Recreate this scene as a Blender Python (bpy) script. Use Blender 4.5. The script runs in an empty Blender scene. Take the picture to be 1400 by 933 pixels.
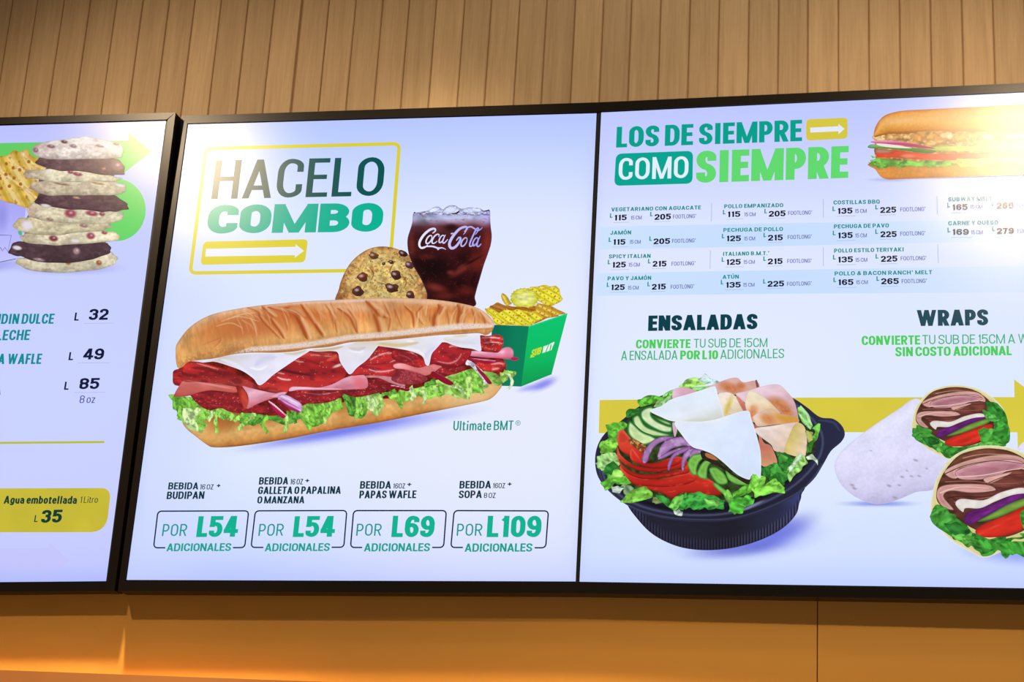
import bpy, math, random
import numpy as np
from mathutils import Vector, Matrix
from mathutils.geometry import delaunay_2d_cdt

# ---------------------------------------------------------------- camera, world, lamps, exposure
S = bpy.context.scene
COL = S.collection
W_PX, H_PX, FOC = 1400, 933, 2400.0
DIST = 3.2
_u = np.array([450.0, 7600.0, -FOC]); _u /= np.linalg.norm(_u)          # world up seen from the camera
_x = np.array([12760.0, 163.0, FOC]); _x -= _x.dot(_u) * _u; _x /= np.linalg.norm(_x)
_y = np.cross(_u, _x)                                                   # into the wall
RW = np.array([_x, _y, _u])                                             # camera vector -> world vector
CAM = np.array([0.0, 0.0, 1.6])
_f = RW @ np.array([0, 0, -1.0])
CAM[1] = -DIST * _f[1]                                                  # wall front is the plane y = 0
cam_data = bpy.data.cameras.new('camera')
cam = bpy.data.objects.new('camera', cam_data); COL.objects.link(cam)
cam_data.sensor_width = 36.0; cam_data.lens = FOC / W_PX * 36.0
cam_data.clip_start = 0.05; cam_data.clip_end = 100
m4 = Matrix([[*RW[0], CAM[0]], [*RW[1], CAM[1]], [*RW[2], CAM[2]], [0, 0, 0, 1]])
cam.matrix_world = m4
S.camera = cam
S.view_settings.view_transform = 'Standard'; S.view_settings.look = 'None'
S.view_settings.exposure = 0.0; S.view_settings.gamma = 1.0
S.view_settings.use_curve_mapping = False
S.cycles.use_denoising = True
S.cycles.transparent_max_bounces = 24

def rays(p):
    p = np.atleast_2d(np.asarray(p, float))
    c = np.stack([p[:, 0] - W_PX / 2, H_PX / 2 - p[:, 1], np.full(len(p), -FOC)], 1)
    return c @ RW.T

def on_plane(p, o, n):
    d = rays(p)
    return CAM + d * (((o - CAM) @ n) / (d @ n))[:, None]

def at_y(x, y, depth=0.0):
    return on_plane([(x, y)], np.array([0, -depth, 0.0]), np.array([0, 1.0, 0]))[0]

wd = bpy.data.worlds.new('room_light'); S.world = wd; wd.use_nodes = True
wd.node_tree.nodes['Background'].inputs[0].default_value = (1.0, 0.72, 0.42, 1)
wd.node_tree.nodes['Background'].inputs[1].default_value = 0.12

def lamp(kind, name, loc, target, energy, color, size=0.05, angle=60, blend=0.5):
    l = bpy.data.lights.new(name, kind); l.energy = energy; l.color = color
    if kind == 'SPOT':
        l.spot_size = math.radians(angle); l.spot_blend = blend; l.shadow_soft_size = size
    elif kind == 'AREA':
        l.shape = 'RECTANGLE'; l.size, l.size_y = size
    else:
        l.shadow_soft_size = size
    o = bpy.data.objects.new(name, l); COL.objects.link(o)
    o.location = Vector(loc)
    o.rotation_euler = (Vector(target) - Vector(loc)).to_track_quat('-Z', 'Y').to_euler()
    return o

def mirror_lamp(x, y, dist):
    """where a ceiling spot must hang to be seen reflected in the screens at this point"""
    h = at_y(x, y, 0.08); d = h - CAM; d /= np.linalg.norm(d)
    n = np.array([0, -math.cos(math.radians(2.6)), -math.sin(math.radians(2.6))])
    r = d - 2 * d.dot(n) * n
    return h + r * dist, h
WARM = (1.0, 0.70, 0.40)
WARM = (1.0, 0.75, 0.48)
p1, t1 = mirror_lamp(252, 203, 1.3)
p2, t2 = mirror_lamp(1402, 205, 1.3)
for p_, t_, e_ in ((p1, t1, 42), (p2, t2, 50)):
    lamp('SPOT', 'ceiling_spot', p_, t_ - np.array([0, 0, .34]), e_, WARM, .033, 74, .85)
for x_, e_, a_ in ((70, 430, 34), (560, 230, 38)):
    b1 = at_y(x_, 813)
    lamp('SPOT', 'downlight', b1 + np.array([0, -.585, 1.85]), b1 + np.array([0, -.02, -.16]), e_, (1.0, .80, .46), .055, a_, .9)
ZT = at_y(700, 150)[2]
lamp('AREA', 'fill_overhead', (0.1, -1.5, ZT + 1.25), (0.1, 0, ZT - .2), 7.5, (1.0, .84, .62), (3.2, .6))  # added overhead fill, not a real fixture, lifts the middle of the planks
lamp('AREA', 'fill_front', (0, -4.4, 1.0), (0, 0, 2.2), 15, (1.0, .80, .55), (4.0, 1.2))  # added low fill from the front, softens the dark band under the frames
lamp('SPOT', 'fill_planks', (at_y(900, 150)[0], -1.0, ZT + 1.0), (at_y(900, 150)[0], 0, ZT - .7), 30, (1.0, .80, .52), .10, 84, 1.0)  # extra unseen spot, added to brighten the planks between the ceiling spots


# ---------------------------------------------------------------- helpers
def lin(c):
    c = np.clip(np.asarray(c, float) / 255.0, 0, 1)
    return np.where(c <= 0.04045, c / 12.92, ((c + 0.055) / 1.055) ** 2.4)

def link(name, me, parent=None, label=None, cat=None, kind=None, group=None, loc=None):
    o = bpy.data.objects.new(name, me); COL.objects.link(o)
    if parent is not None: o.parent = parent
    if loc is not None: o.location = loc
    for k, v in (('label', label), ('category', cat), ('kind', kind), ('group', group)):
        if v: o[k] = v
    return o

def mat(name, color, rough=0.5, metal=0.0, spec=0.5):
    m = bpy.data.materials.new(name); m.use_nodes = True
    b = m.node_tree.nodes['Principled BSDF']
    b.inputs['Base Color'].default_value = (*lin(color), 1)
    b.inputs['Roughness'].default_value = rough; b.inputs['Metallic'].default_value = metal
    b.inputs['Specular IOR Level'].default_value = spec
    return m, m.node_tree, b

SCREEN_ROUGH = 0.27
def screen_mat(name, soft=False):
    """a lit picture behind a matt anti-glare sheet"""
    m = bpy.data.materials.new(name); m.use_nodes = True; nt = m.node_tree; nt.nodes.clear()
    N, L = nt.nodes, nt.links
    out = N.new('ShaderNodeOutputMaterial'); a = N.new('ShaderNodeVertexColor'); a.layer_name = 'Col'
    em = N.new('ShaderNodeEmission'); gl = N.new('ShaderNodeBsdfGlossy'); gl.distribution = 'BECKMANN'
    gl.inputs['Roughness'].default_value = SCREEN_ROUGH; gl.inputs['Color'].default_value = (.045, .045, .045, 1)
    ad = N.new('ShaderNodeAddShader')
    L.new(a.outputs['Color'], em.inputs['Color']); L.new(em.outputs[0], ad.inputs[0]); L.new(gl.outputs[0], ad.inputs[1])
    if soft:
        tr = N.new('ShaderNodeBsdfTransparent'); mx = N.new('ShaderNodeMixShader')
        L.new(a.outputs['Alpha'], mx.inputs[0]); L.new(tr.outputs[0], mx.inputs[1]); L.new(ad.outputs[0], mx.inputs[2]); L.new(mx.outputs[0], out.inputs['Surface'])
    else:
        L.new(ad.outputs[0], out.inputs['Surface'])
    m.cycles.emission_sampling = 'NONE'
    return m
M_PRINT = screen_mat('lit_screen_image')
M_SOFT = screen_mat('lit_screen_soft_image', True)

def mesh_from(name, co, faces, material):
    me = bpy.data.meshes.new(name)
    me.from_pydata([tuple(v) for v in co], [], faces)
    me.materials.append(material)
    return me

def set_cols(me, cols, alpha=None):
    ca = me.color_attributes.new('Col', 'FLOAT_COLOR', 'POINT')
    a = np.ones((len(cols), 4), np.float32); a[:, :3] = lin(cols)
    if alpha is not None: a[:, 3] = alpha
    ca.data.foreach_set('color', a.ravel())

class Screen:
    """one display: the plane its picture lies in"""
    def __init__(s, root, pts):
        (a, b, c) = [at_y(*q) for q in pts]
        s.o = a; n = np.cross(b - a, c - a); n /= np.linalg.norm(n)
        if n[1] > 0: n = -n
        s.n = n; s.root = root; s.z = 0; s.base = np.array(root.location)
    def world(s, p, off=0.0):
        return on_plane(p, s.o + s.n * off, s.n)
    def next(s):
        s.z += 1
        return 0.0003 + s.z * 0.000015

# ---------------------------------------------------------------- numpy noise and painting
def _h(ix, iy, seed):
    v = np.sin(ix * 127.1 + iy * 311.7 + seed * 74.7) * 43758.5453
    return v - np.floor(v)
def vnoise(x, y, seed=0):
    ix, iy = np.floor(x), np.floor(y); fx, fy = x - ix, y - iy
    fx = fx * fx * (3 - 2 * fx); fy = fy * fy * (3 - 2 * fy)
    a, b, c, d = _h(ix, iy, seed), _h(ix + 1, iy, seed), _h(ix, iy + 1, seed), _h(ix + 1, iy + 1, seed)
    return (a * (1 - fx) + b * fx) * (1 - fy) + (c * (1 - fx) + d * fx) * fy - 0.5
def fbm(x, y, seed=0, o=3):
    r = 0; a = 1.0
    for i in range(o):
        r = r + a * vnoise(x, y, seed + i * 7); x, y, a = x * 2.03, y * 2.03, a * 0.5
    return r
def sstep(a, b, x):
    t = np.clip((x - a) / (b - a), 0, 1); return t * t * (3 - 2 * t)
def seg_dist(x, y, pts, closed=False):
    best = np.full(x.shape, 1e9); tt = np.zeros(x.shape)
    n = len(pts); rng = range(n if closed else n - 1)
    for i in rng:
        ax, ay = pts[i]; bx, by = pts[(i + 1) % n]
        dx, dy = bx - ax, by - ay; L = dx * dx + dy * dy + 1e-9
        t = np.clip(((x - ax) * dx + (y - ay) * dy) / L, 0, 1)
        d = np.hypot(x - ax - t * dx, y - ay - t * dy)
        m = d < best; best = np.where(m, d, best); tt = np.where(m, (i + t) / max(1, n - 1), tt)
    return best, tt

def smooth(pts, n=5, closed=True):
    """Catmull-Rom through the points"""
    P = np.asarray(pts, float); N = len(P); out = []
    for i in range(N if closed else N - 1):
        if closed: a, b, c, d = P[i - 1], P[i], P[(i + 1) % N], P[(i + 2) % N]
        else: a, b, c, d = P[max(i - 1, 0)], P[i], P[i + 1], P[min(i + 2, N - 1)]
        for k in range(n):
            t = k / n
            out.append(0.5 * (2 * b + (c - a) * t + (2 * a - 5 * b + 4 * c - d) * t * t + (3 * b - a - 3 * c + d) * t ** 3))
    if not closed: out.append(P[-1])
    return np.array(out)

class Paint:
    def __init__(s, x, y, d, base):
        s.x, s.y, s.d = x, y, d
        s.c = np.tile(np.asarray(base, float), (len(x), 1)); s.a = np.ones(len(x))
    def mix(s, m, col):
        m = np.clip(m, 0, 1)[:, None]; s.c = s.c * (1 - m) + np.asarray(col, float) * m; return s
    def ramp(s, t, stops):
        ts = [q[0] for q in stops]
        s.c = np.stack([np.interp(t, ts, [q[1][k] for q in stops]) for k in range(3)], 1); return s
    def grad(s, p, q, stops):
        dx, dy = q[0] - p[0], q[1] - p[1]
        return s.ramp(((s.x - p[0]) * dx + (s.y - p[1]) * dy) / (dx * dx + dy * dy), stops)
    def mul(s, f):
        s.c = s.c * np.asarray(f)[:, None]; return s
    def noise(s, sc, amp, ang=0, asp=1.0, seed=1, o=3, col=None, thr=0.0):
        ca, sa = math.cos(math.radians(ang)), math.sin(math.radians(ang))
        u = (s.x * ca + s.y * sa) / (sc * asp); v = (-s.x * sa + s.y * ca) / sc
        n = fbm(u + 50, v + 50, seed, o)
        if col is None: return s.mul(1 + amp * 2 * n)
        return s.mix(amp * sstep(thr, thr + 0.25, n), col)
    def stroke(s, pts, w, col, a=1.0, soft=0.6, taper=True):
        d, t = seg_dist(s.x, s.y, pts)
        ww = w * (np.sin(np.clip(t, 0.02, 0.98) * math.pi) ** 0.5 if taper else 1)
        return s.mix(a * (1 - sstep(ww * (1 - soft), ww * (1 + soft) + 1e-3, d)), col)
    def curve(s, pts, w, col, a=1.0, soft=0.6, taper=True):
        return s.stroke(smooth(pts, 4, False), w, col, a, soft, taper)
    def blob(s, cx, cy, rx, ry, col, a=1.0, rot=0, soft=0.5):
        ca, sa = math.cos(math.radians(rot)), math.sin(math.radians(rot))
        u = ((s.x - cx) * ca + (s.y - cy) * sa) / rx; v = (-(s.x - cx) * sa + (s.y - cy) * ca) / ry
        return s.mix(a * (1 - sstep(1 - soft, 1 + soft, np.hypot(u, v))), col)
    def edge(s, w, col, a=0.6):
        return s.mix(a * np.exp(-s.d / w), col)
    def specks(s, cell, thr, col, a=0.8, seed=3):
        n = _h(np.floor(s.x / cell), np.floor(s.y / cell), seed)
        return s.mix(a * (n > thr), col)

def outline_mesh(pts, h, jit=0.0, rnd=None):
    """constrained triangulation of an outline with points inside, h apart"""
    P = np.asarray(pts, float); out = []
    n = len(P)
    for i in range(n):
        a, b = P[i], P[(i + 1) % n]
        k = max(1, int(np.hypot(*(b - a)) / (h * 1.5)))
        for j in range(k): out.append(a + (b - a) * j / k)
    P = np.array(out); lo, hi = P.min(0), P.max(0)
    gx = np.arange(lo[0] + h * .5, hi[0], h); gy = np.arange(lo[1] + h * .5, hi[1], h * .866)
    X, Y = np.meshgrid(gx, gy); X = X + (np.arange(len(gy)) % 2)[:, None] * h * .5
    X, Y = X.ravel(), Y.ravel()
    inside = np.zeros(len(X), bool); n = len(P)
    for i in range(n):
        (x1, y1), (x2, y2) = P[i], P[(i + 1) % n]
        c = (y1 > Y) != (y2 > Y)
        if y1 != y2: inside ^= c & (X < (x2 - x1) * (Y - y1) / (y2 - y1) + x1)
    X, Y = X[inside], Y[inside]
    d, _ = seg_dist(X, Y, P, True) if len(X) else (np.zeros(0), None)
    k = d > h * 0.45; X, Y, d = X[k], Y[k], d[k]
    co = [Vector(q) for q in P] + [Vector(q) for q in zip(X, Y)]
    r = delaunay_2d_cdt(co, [], [list(range(n))], 1, 1e-5)
    V = np.array([tuple(v) for v in r[0]])
    D = np.zeros(len(V)); src = r[3]; dd = np.concatenate([np.zeros(n), d])
    for i, s_ in enumerate(src):
        if s_: D[i] = dd[s_[0]]
    return V, [tuple(f) for f in r[2]], D

CUR = None          # the display being drawn on
def piece(parent, name, fr, pts, base, paint=None, sm=True, h=1.15, label=None, soft=False, z=None, kind=None):
    x0, y0, sc = fr
    pts = smooth(pts, 5) if sm else np.asarray(pts, float)
    V, F, D = outline_mesh(pts, h * sc)
    p = Paint(V[:, 0], V[:, 1], D, base)
    if paint: paint(p)
    px = V / sc + np.array([x0, y0])
    co = CUR.world(px, CUR.next() if z is None else z) - CUR.base
    me = mesh_from(name, co, F, M_SOFT if soft else M_PRINT)
    set_cols(me, p.c, p.a if soft else None)
    return link(name, me, parent or CUR.root, label=label, kind=kind)

def holder(name, parent=None, label=None):
    return link(name, None, parent or CUR.root, label=label)

def shadow(parent, fr, cx, cy, rx, ry, col, a=0.6, rot=0, h=3.0):
    """soft contact shadow that is part of the displayed picture"""
    t = np.linspace(0, 2 * math.pi, 40, endpoint=False); c, s_ = math.cos(math.radians(rot)), math.sin(math.radians(rot))
    pts = [(cx + rx * math.cos(q) * c - ry * math.sin(q) * s_, cy + rx * math.cos(q) * s_ + ry * math.sin(q) * c) for q in t]
    def f(p):
        u = ((p.x - cx) * c + (p.y - cy) * s_) / rx; v = (-(p.x - cx) * s_ + (p.y - cy) * c) / ry
        p.a = a * (1 - sstep(0.15, 1.0, np.hypot(u, v)))
    return piece(parent, 'shadow_image', fr, pts, col, f, sm=False, h=h, soft=True)

def rquad(q, r, n=5):
    """quad TL,TR,BR,BL with rounded corners"""
    q = [np.array(v, float) for v in q]; out = []
    for i in range(4):
        a, b, c = q[i - 1], q[i], q[(i + 1) % 4]
        rr = r[i] if isinstance(r, (list, tuple)) else r
        p0 = b + (a - b) / np.linalg.norm(a - b) * rr; p1 = b + (c - b) / np.linalg.norm(c - b) * rr
        for k in range(n + 1):
            t = k / n; out.append(p0 * (1 - t) ** 2 + 2 * b * t * (1 - t) * 0.85 + (p0 + p1) / 2 * 0.3 * t * (1 - t) + p1 * t * t)
    return out

# ---------------------------------------------------------------- lettering drawn stroke by stroke
G = {}
def g(ch, w, *st): G[ch] = (w, st)
g('O', .50, '0,.5 0,1r 1,1r 1,0r 0,0r 0,.5'); g('0', .46, '0,.5 0,1r 1,1r 1,0r 0,0r 0,.5')
g('C', .48, '1,.68 1,1r 0,1r 0,0r 1,0r 1,.32'); g('G', .50, '1,.7 1,1r 0,1r 0,0r 1,0r 1,.46', '1,.46 .5,.46')
g('S', .46, '1,.72 1,1r 0,1r 0,.56r 1,.44r 1,0r 0,0r 0,.28'); g('D', .50, '0,0 0,1 1,1r 1,0r 0,0')
g('B', .49, '0,0 0,1 .94,1r .94,.53r 0,.53', '0,.53 1,.53r 1,0r 0,0 0,.5'); g('P', .46, '0,0 0,1 1,1r 1,.42r 0,.42')
g('R', .48, '0,0 0,1 1,1r 1,.46r 0,.46', '|.5,.46 1,0'); g('E', .40, '1,1 0,1 0,0 1,0', '0,.52 .88,.52')
g('F', .40, '1,1 0,1 0,0', '0,.5 .88,.5'); g('L', .37, '0,1 0,0 1,0'); g('T', .44, '0,1 1,1', '.5,0 .5,1')
g('I', .20, '.5,0 .5,1'); g('H', .49, '0,0 0,1', '1,0 1,1', '0,.52 1,.52'); g('U', .48, '0,1 0,0r 1,0r 1,1')
g('J', .38, '1,1 1,0r 0,0r 0,.3'); g('A', .54, '|0,0 .5,1', '|1,0 .5,1', '.2,.24 .8,.24'); g('V', .52, '|0,1 .5,0', '|1,1 .5,0')
g('M', .66, '0,0 0,1', '1,0 1,1', '|0,1 .5,.02', '|1,1 .5,.02'); g('N', .50, '0,0 0,1', '1,0 1,1', '|0,1 1,0')
g('W', .76, '|0,1 .26,0', '|.5,1 .26,0', '|.5,1 .74,0', '|1,1 .74,0'); g('Z', .42, '0,1 1,1', '0,0 1,0', '|1,1 0,0')
g('Y', .50, '|0,1 .5,.42', '|1,1 .5,.42', '.5,0 .5,.5'); g('K', .50, '0,0 0,1', '|.04,.4 1,1', '|.3,.55 1,0')
g('Q', .50, '0,.5 0,1r 1,1r 1,0r 0,0r 0,.5', '.6,.2 1.05,-.05'); g('X', .5, '|0,0 1,1', '|0,1 1,0')
g('&', .52, '1,0 .25,.72 .25,1r .75,1r .75,.68 0,.35 0,0r .8,0r 1,.4')
g('1', .27, '.85,0 .85,1', '0,.8 .85,.97'); g('2', .45, '0,.7 0,1r 1,1r 1,.58 0,.08', '0,0 1,0'); g('3', .46, '0,.74 0,1r 1,1r 1,.54r .35,.54', '.35,.54 1,.54r 1,0r 0,0r 0,.26')
g('4', .47, '.78,0 .78,1', '|.7,1 0,.24', '0,.22 1.08,.22'); g('5', .46, '.95,1 .04,1 .04,.52', '0,.47 0,.64r 1,.64r 1,0r 0,0r 0,.26')
g('6', .46, '1,.74 1,1r 0,1r 0,0r 1,0r 1,.58r 0,.58r 0,.3'); g('9', .46, '0,.26 0,0r 1,0r 1,1r 0,1r 0,.42r 1,.42r 1,.7')
g('7', .42, '0,1 1,1', '|.95,1 .25,0'); g('8', .46, '0,.75 0,1r 1,1r 1,.53r 0,.53r 0,.75', '0,.25 0,.53r 1,.53r 1,0r 0,0r 0,.25')
g(' ', .08); g('.', .14, '.5,0 .5,.06'); g('*', .2, '.5,.75 .5,1', '0,.85 1,.92', '0,.92 1,.85'); g('+', .4, '.5,.22 .5,.88', '0,.55 1,.55')
g('u', .40, '0,.70 0,0r 1,0r 1,.3', '1,0 1,.70'); g('a', .40, '.05,.54 .05,.70r 1,.70r 1,0', '1,.42 0,.42r 0,0r 1,0r 1,.3')
g('g', .41, '1,.70 1,-.24r 0,-.24r 0,-.1', '1,.35 1,.70r 0,.70r 0,0r 1,0r 1,.3'); g('e', .40, '0,.36 1,.36 1,.70r 0,.70r 0,0r 1,0r 1,.16')
g('m', .62, '0,0 0,.70', '0,.4 0,.70r .5,.70r .5,0', '.5,.4 .5,.70r 1,.70r 1,0'); g('b', .41, '0,0 0,1', '0,.35 0,.70r 1,.70r 1,0r 0,0r 0,.3')
g('o', .41, '0,.35 0,.70r 1,.70r 1,0r 0,0r 0,.35'); g('t', .27, '.3,.95 .3,0 1,0', '0,.70 1,.70'); g('l', .18, '.5,0 .5,1')
g('d', .41, '1,0 1,1', '0,.35 0,.70r 1,.70r 1,0r 0,0r 0,.3'); g('i', .18, '.5,0 .5,.70', '.5,.88 .5,1'); g('r', .28, '0,0 0,.70', '0,.4 0,.70r 1,.70')
g('z', .34, '0,.70 1,.70', '0,0 1,0', '|1,.70 0,0')
for a_, b_, t_ in (('Ó', 'O', 1.12), ('Ú', 'U', 1.12), ('í', 'i', .82)):
    G[a_] = (G[b_][0], (G[b_][1] if a_ != 'í' else ('.5,0 .5,.70',)) if a_ == 'í' else G[b_][1] + ('^.4,%g .75,%g' % (t_, t_ + .16),))
G['í'] = (.22, ('.5,0 .5,.70', '^.4,.84 .75,1'))

def glyph_polys(ch, W, tv, th):
    """quads of one glyph in a box W wide and 1 high, with vertical / horizontal stroke weights"""
    w, sts = G[ch]; out = []
    iw = max(W - tv, 0.01)
    for st in sts:
        diag = st[0] in '|'; free = st[0] == '^'
        toks = st.lstrip('|^').split(); P = []
        for t in toks:
            r = t.endswith('r'); u, v = map(float, t.rstrip('r').split(','))
            P.append((u, v, r))
        X = lambda u: tv / 2 + u * iw
        Y = lambda v: th / 2 + v * (1 - th)
        if diag:
            (u0, v0, _), (u1, v1, _) = P
            yf = lambda v: 0.0 if v <= .02 else (1.0 if v >= .98 else Y(v))
            k = tv * (1.04 if abs(u1 - u0) < .6 else 1.12) / 2
            if ch in 'MW': k *= .86
            a, b = (X(u0), yf(v0)), (X(u1), yf(v1))
            out.append([(a[0] - k, a[1]), (a[0] + k, a[1]), (b[0] + k, b[1]), (b[0] - k, b[1])]); continue
        Q = [np.array((X(u), v if free else Y(v))) for u, v, _ in P]
        path = []; n = len(Q)
        if not free:
            for e, q2 in ((0, 1), (n - 1, n - 2)):
                if n == 2 and e == n - 1: q2 = 0
                dv = abs(P[e][0] - P[q2][0]) < 1e-6; dh = abs(P[e][1] - P[q2][1]) < 1e-6
                if P[0][:2] == P[-1][:2]: break
                if dv and P[e][1] <= 0: Q[e][1] = 0
                if dv and P[e][1] >= 1: Q[e][1] = 1
                if dh and P[e][0] <= 0: Q[e][0] = 0
                if dh and .85 < P[e][0]: Q[e][0] += tv / 2
        for i in range(n):
            if P[i][2] and 0 < i < n - 1:
                a, b, c = Q[i - 1], Q[i], Q[i + 1]
                def cut(a, b):
                    d = a - b; L = np.linalg.norm(d)
                    lim = 0.5 * iw if abs(d[0]) > abs(d[1]) else min(0.30, 0.62 * iw + 0.1)
                    full = L / 2 if True else L
                    return b + d / (L + 1e-9) * min(lim, L * (0.5 if abs(d[1]) <= abs(d[0]) or L < .62 else 1))
                p0, p1 = cut(a, b), cut(c, b)
                for k in range(7):
                    t = k / 6 * math.pi / 2
                    e = b + (p0 - b) * (1 - math.sin(t)) + (p1 - b) * (1 - math.cos(t))
                    path.append(e)
            else:
                q = Q[i].copy()
                path.append(q)
        cl = np.linalg.norm(path[0] - path[-1]) < 1e-6
        pts = [path[0]]
        for q in path[1:]:
            if np.linalg.norm(q - pts[-1]) > 1e-4: pts.append(q)
        A = np.array([(q[0] / tv, q[1] / th) for q in pts]); n = len(A)
        if n < 2: continue
        if np.linalg.norm(A[0] - A[-1]) < 1e-6: A = A[:-1]; n -= 1; cl = True
        else: cl = False
        L_, R_ = [], []
        for i in range(n):
            di = A[(i + 1) % n] - A[i] if (i < n - 1 or cl) else A[i] - A[i - 1]
            dp = A[i] - A[i - 1] if (i > 0 or cl) else di
            di = di / np.linalg.norm(di); dp = dp / np.linalg.norm(dp)
            ni, np_ = np.array((-di[1], di[0])), np.array((-dp[1], dp[0]))
            m = ni + np_; m = m / (m.dot(m) * 0.5 + 1e-9) * 0.5 * 1.0
            if np.linalg.norm(m) > 1.0: m = m / np.linalg.norm(m)
            L_.append((A[i] + m) * (tv, th)); R_.append((A[i] - m) * (tv, th))
        for i in range(n if cl else n - 1):
            j = (i + 1) % n; out.append([tuple(L_[i]), tuple(L_[j]), tuple(R_[j]), tuple(R_[i])])
        # stems and bars reach the outer edge of the box
    return out

def slant(x): return 0.1347 - (x - 215) * 0.000152

def text(s_, fr, x0, y0, x1, y1, h, col, wt=0.2, ht=None, name='lettering', parent=None, gap=0.075, h1=None, sl=None, label=None):
    """a line of writing: baseline from (x0,y0) to (x1,y1), cap height h, all in the frame fr"""
    fx, fy, sc = fr; h1 = h1 or h
    ht = ht or wt * 0.78
    L = math.hypot(x1 - x0, y1 - y0) / h
    ws = [G[c][0] for c in s_]; sx = L / (sum(ws) + gap * (len(s_) - 1))
    for _ in range(3):
        tn = wt / sx; ex = max(0.0, tn - .15)
        ws = [tn + .05 if c in 'Iil' else tn + .12 if c == '1' else G[c][0] + (1.5 * ex if c in 'MWm' else .25 * ex if c in 'NAVY' else 0) for c in s_]
        sx = L / (sum(ws) + gap * (len(s_) - 1))
    co, fc = [], []; cx = 0.0
    for c, w in zip(s_, ws):
        for poly in glyph_polys(c, w * sx, wt, ht):
            b = len(co)
            for (u, v) in poly:
                t = (cx * sx + u) / L; hh = h + (h1 - h) * t
                X = (x0 + (x1 - x0) * t) / sc + fx; Y = (y0 + (y1 - y0) * t) / sc + fy
                k = slant(X) if sl is None else sl
                co.append((X + k * v * hh / sc, Y - v * hh / sc))
            fc.append((b, b + 1, b + 2, b + 3))
        cx += w + gap
    # one clean outline: overlapping strokes are merged
    C_ = np.array(co); tri = []
    for f in fc:
        for k in ((0, 1, 2), (0, 2, 3)):
            a, b, c = (f[q] for q in k)
            ar = (C_[b][0] - C_[a][0]) * (C_[c][1] - C_[a][1]) - (C_[b][1] - C_[a][1]) * (C_[c][0] - C_[a][0])
            if abs(ar) > 1e-4: tri.append([a, b, c] if ar > 0 else [a, c, b])
    r = delaunay_2d_cdt([Vector(c) for c in co], [], tri, 1, 1e-4)
    V = np.array([tuple(v) for v in r[0]]); F = np.array([tuple(f) for f in r[2]])
    m = V[F].mean(1); T = C_[np.array(tri)]; ok = np.zeros(len(F), bool)
    for a, b, c in T:
        e = [(q[0] - p_[0]) * (m[:, 1] - p_[1]) - (q[1] - p_[1]) * (m[:, 0] - p_[0]) for p_, q in ((a, b), (b, c), (c, a))]
        ok |= (e[0] > -1e-6) & (e[1] > -1e-6) & (e[2] > -1e-6)
    co = V; fc = [tuple(f) for f in F[ok].tolist()]
    me = mesh_from(name, CUR.world(co, CUR.next()) - CUR.base, fc, M_PRINT)
    set_cols(me, np.tile(np.array(col, float), (len(co), 1)))
    return link(name, me, parent or CUR.root, label=label)

def ribbon_pts(pts, w0, w1=None, closed=False):
    P = np.asarray(pts, float); w1 = w0 if w1 is None else w1; n = len(P); l, r = [], []
    for i in range(n):
        d = P[min(i + 1, n - 1)] - P[max(i - 1, 0)]; d /= np.linalg.norm(d) + 1e-9
        w = (w0 + (w1 - w0) * i / (n - 1)) / 2
        l.append(P[i] + w * np.array((-d[1], d[0]))); r.append(P[i] - w * np.array((-d[1], d[0])))
    return l + r[::-1]

def rule(name, fr, pts, w, col, parent=None):
    return piece(parent, name, fr, ribbon_pts(pts, w), col, None, sm=False, h=12)

def ring(name, fr, pts, w, col, parent=None, closed=True):
    """a drawn outline of constant width"""
    P = np.asarray(pts, float); n = len(P); x0, y0, sc = fr; co, fc = [], []
    for i in range(n):
        d1 = P[(i + 1) % n] - P[i] if (closed or i < n - 1) else P[i] - P[i - 1]
        d0 = P[i] - P[i - 1] if (closed or i > 0) else d1
        d = d1 / (np.linalg.norm(d1) + 1e-9) + d0 / (np.linalg.norm(d0) + 1e-9); d /= np.linalg.norm(d) + 1e-9
        nn = np.array((-d[1], d[0])) * w / 2
        co += [P[i] + nn, P[i] - nn]
    for i in range(n if closed else n - 1):
        j = (i + 1) % n; fc.append((2 * i, 2 * j, 2 * j + 1, 2 * i + 1))
    px = np.array(co) / sc + np.array([x0, y0])
    me = mesh_from(name, CUR.world(px, CUR.next()) - CUR.base, fc, M_PRINT)
    set_cols(me, np.tile(np.array(col, float), (len(co), 1)))
    return link(name, me, parent or CUR.root)

def box_mesh(name, a, b, material, bevel=0.0):
    (x0, y0, z0), (x1, y1, z1) = a, b
    co = [(x, y, z) for x in (x0, x1) for y in (y0, y1) for z in (z0, z1)]
    fc = [(0, 1, 3, 2), (4, 6, 7, 5), (0, 4, 5, 1), (2, 3, 7, 6), (0, 2, 6, 4), (1, 5, 7, 3)]
    return mesh_from(name, co, fc, material)

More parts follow.
